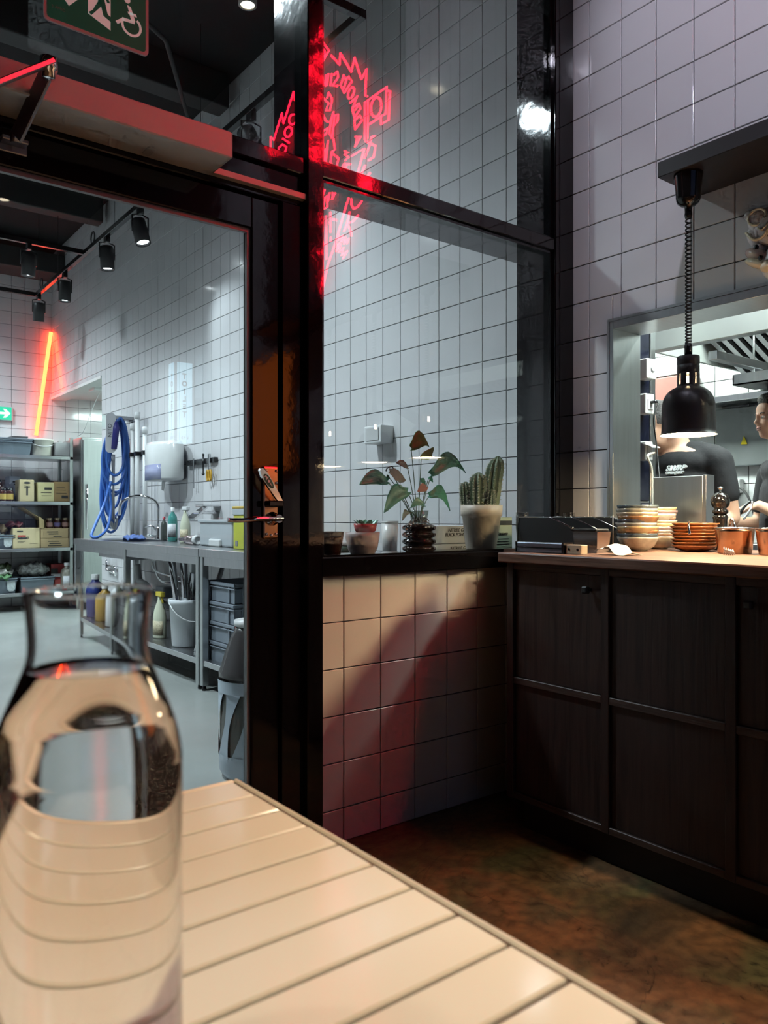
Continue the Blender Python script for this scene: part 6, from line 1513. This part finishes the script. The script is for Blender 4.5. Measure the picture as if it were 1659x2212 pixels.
def ltext(body, size, M, parent, m, sx=1.0, shear=.0):
    cu = bpy.data.curves.new('lettering', 'FONT'); cu.body = body; cu.size = size; cu.extrude = .006; cu.align_x = 'CENTER'; cu.align_y = 'CENTER'; cu.shear = shear; cu.offset = .0012
    t = bpy.data.objects.new('lettering', cu); COL.objects.link(t)
    me = bpy.data.meshes.new_from_object(t.evaluated_get(bpy.context.evaluated_depsgraph_get())); bpy.data.objects.remove(t); bpy.data.curves.remove(cu)
    for v in me.vertices: v.co = M @ Vector((v.co.x * sx, v.co.y, v.co.z))
    me.materials.clear(); me.materials.append(m); return link('shirt_lettering', me, parent)
ltext('SLURP', .034, PM, man, PW, 1.0, .25)
ltext('RAMEN JOINT', .014, PM @ Matrix.Translation((-.004, -.021, 0)), man, PW, .95, .25)

# woman at the right edge, in profile
wp2 = at(1697, 1000, X=3.75); wv = Vector((wp2.x, wp2.y, 0))
wo = thing('person', 'cook in black at the right edge, in profile, holding tongs', 'person', tuple(wv), rz=math.radians(180 - 38), group='cooks in the kitchen')
b = MB(); hz = at(1660, 905, X=3.70).z
WTm = head(b, Vector((.045, .0, hz)), .93, math.radians(0))
b.cap((-.01, 0, hz - .20), (.015, 0, hz - .07), .046, .044)
zs = hz - .225
b.ball((0, 0, zs - .02), (.09, .155, .07)); b.ball((0, 0, zs - .15), (.10, .135, .14)); b.ball((0, 0, zs - .36), (.10, .14, .14))
for s in (-1, 1):
    b.cap((0, s * .05, zs + .02), (0, s * .14, zs - .01), .042, .048)
    b.cap((0, s * .08, zs - .42), (.01, s * .085, .45), .08, .054); b.cap((.01, s * .085, .45), (0, s * .085, .07), .054, .036); b.cap((0, s * .085, .045), (.13, s * .09, .035), .04, .032)
RI = Matrix.Rotation(-wo.rotation_euler.z, 4, 'Z')
hw = RI @ (at(1640, 1092, X=3.62) - wv)
shA, elA = Vector((.0, .155, zs - .03)), Vector((.03, .185, zs - .27))
dirA = (RI @ (at(1600, 1098, X=3.60) - wv)) - hw
b.cap(shA, elA, .046, .037); b.cap(elA, hw, .036, .025); hand(b, hw, dirA, (0, .2, 1), .95, .45)
shB, elB, wrB = Vector((.0, -.155, zs - .03)), Vector((.03, -.19, zs - .27)), Vector((.22, -.14, zs - .27))
b.cap(shB, elB, .046, .037); b.cap(elB, wrB, .036, .025); hand(b, wrB, (1, .2, 0), (0, -.2, 1), .95)
bo = b.build('body', SKIN, wo, local=True); remesh(bo, .007, 5)
eyes(wo, WTm)
b = MB()
b.ball((0, 0, zs - .022), (.098, .163, .072)); b.ball((0, 0, zs - .15), (.110, .146, .15)); b.cap((0, 0, zs - .45), (0, 0, zs - .25), .12, .115)
for s, sh, el in ((1, shA, elA), (-1, shB, elB)): b.cap((0, s * .05, zs + .012), (0, s * .14, zs - .012), .046, .056); b.cap(sh, sh.lerp(el, .65), .058, .054)
so = b.build('shirt', SHIRT, wo, local=True); remesh(so, .011, 5)
b = MB(); b.ball((0, 0, zs - .45), (.118, .152, .10))
for s in (-1, 1): b.cap((0, s * .08, zs - .46), (.01, s * .085, .45), .09, .066); b.cap((.01, s * .085, .45), (0, s * .085, .06), .066, .05)
so = b.build('trousers', MATS['black_trousers'], wo, local=True); remesh(so, .014, 4)
b = MB(); b.ball((-.022, 0, .046), (.102, .083, .090), M=WTm); b.ball((-.05, 0, .0), (.066, .076, .07), M=WTm); b.ball((.040, 0, .098), (.05, .064, .034), M=WTm); b.ball((-.12, 0, .08), (.045, .045, .045), M=WTm)
so = b.build('hair', HAIRM, wo, local=True); remesh(so, .009, 3)
tg = thing('serving_tongs', 'black serving tongs held by the cook at the right', 'tongs', tuple(at(1610, 1100, X=3.55)))
a0, a1 = at(1621, 1082, X=3.56), at(1592, 1122, X=3.50)
q = MB(); q.tube(smoothpath([a0, a0.lerp(a1, .5) + Vector((0, 0, .012)), a1], 5), .007, 8); q.build('arm', BLACKP, tg)
q = MB(); q.tube(smoothpath([a0 + Vector((0, -.01, 0)), a0.lerp(a1, .5) + Vector((0, -.03, .0)), a1 + Vector((0, -.03, 0))], 5), .005, 8); q.build('arm', CHROME, tg)
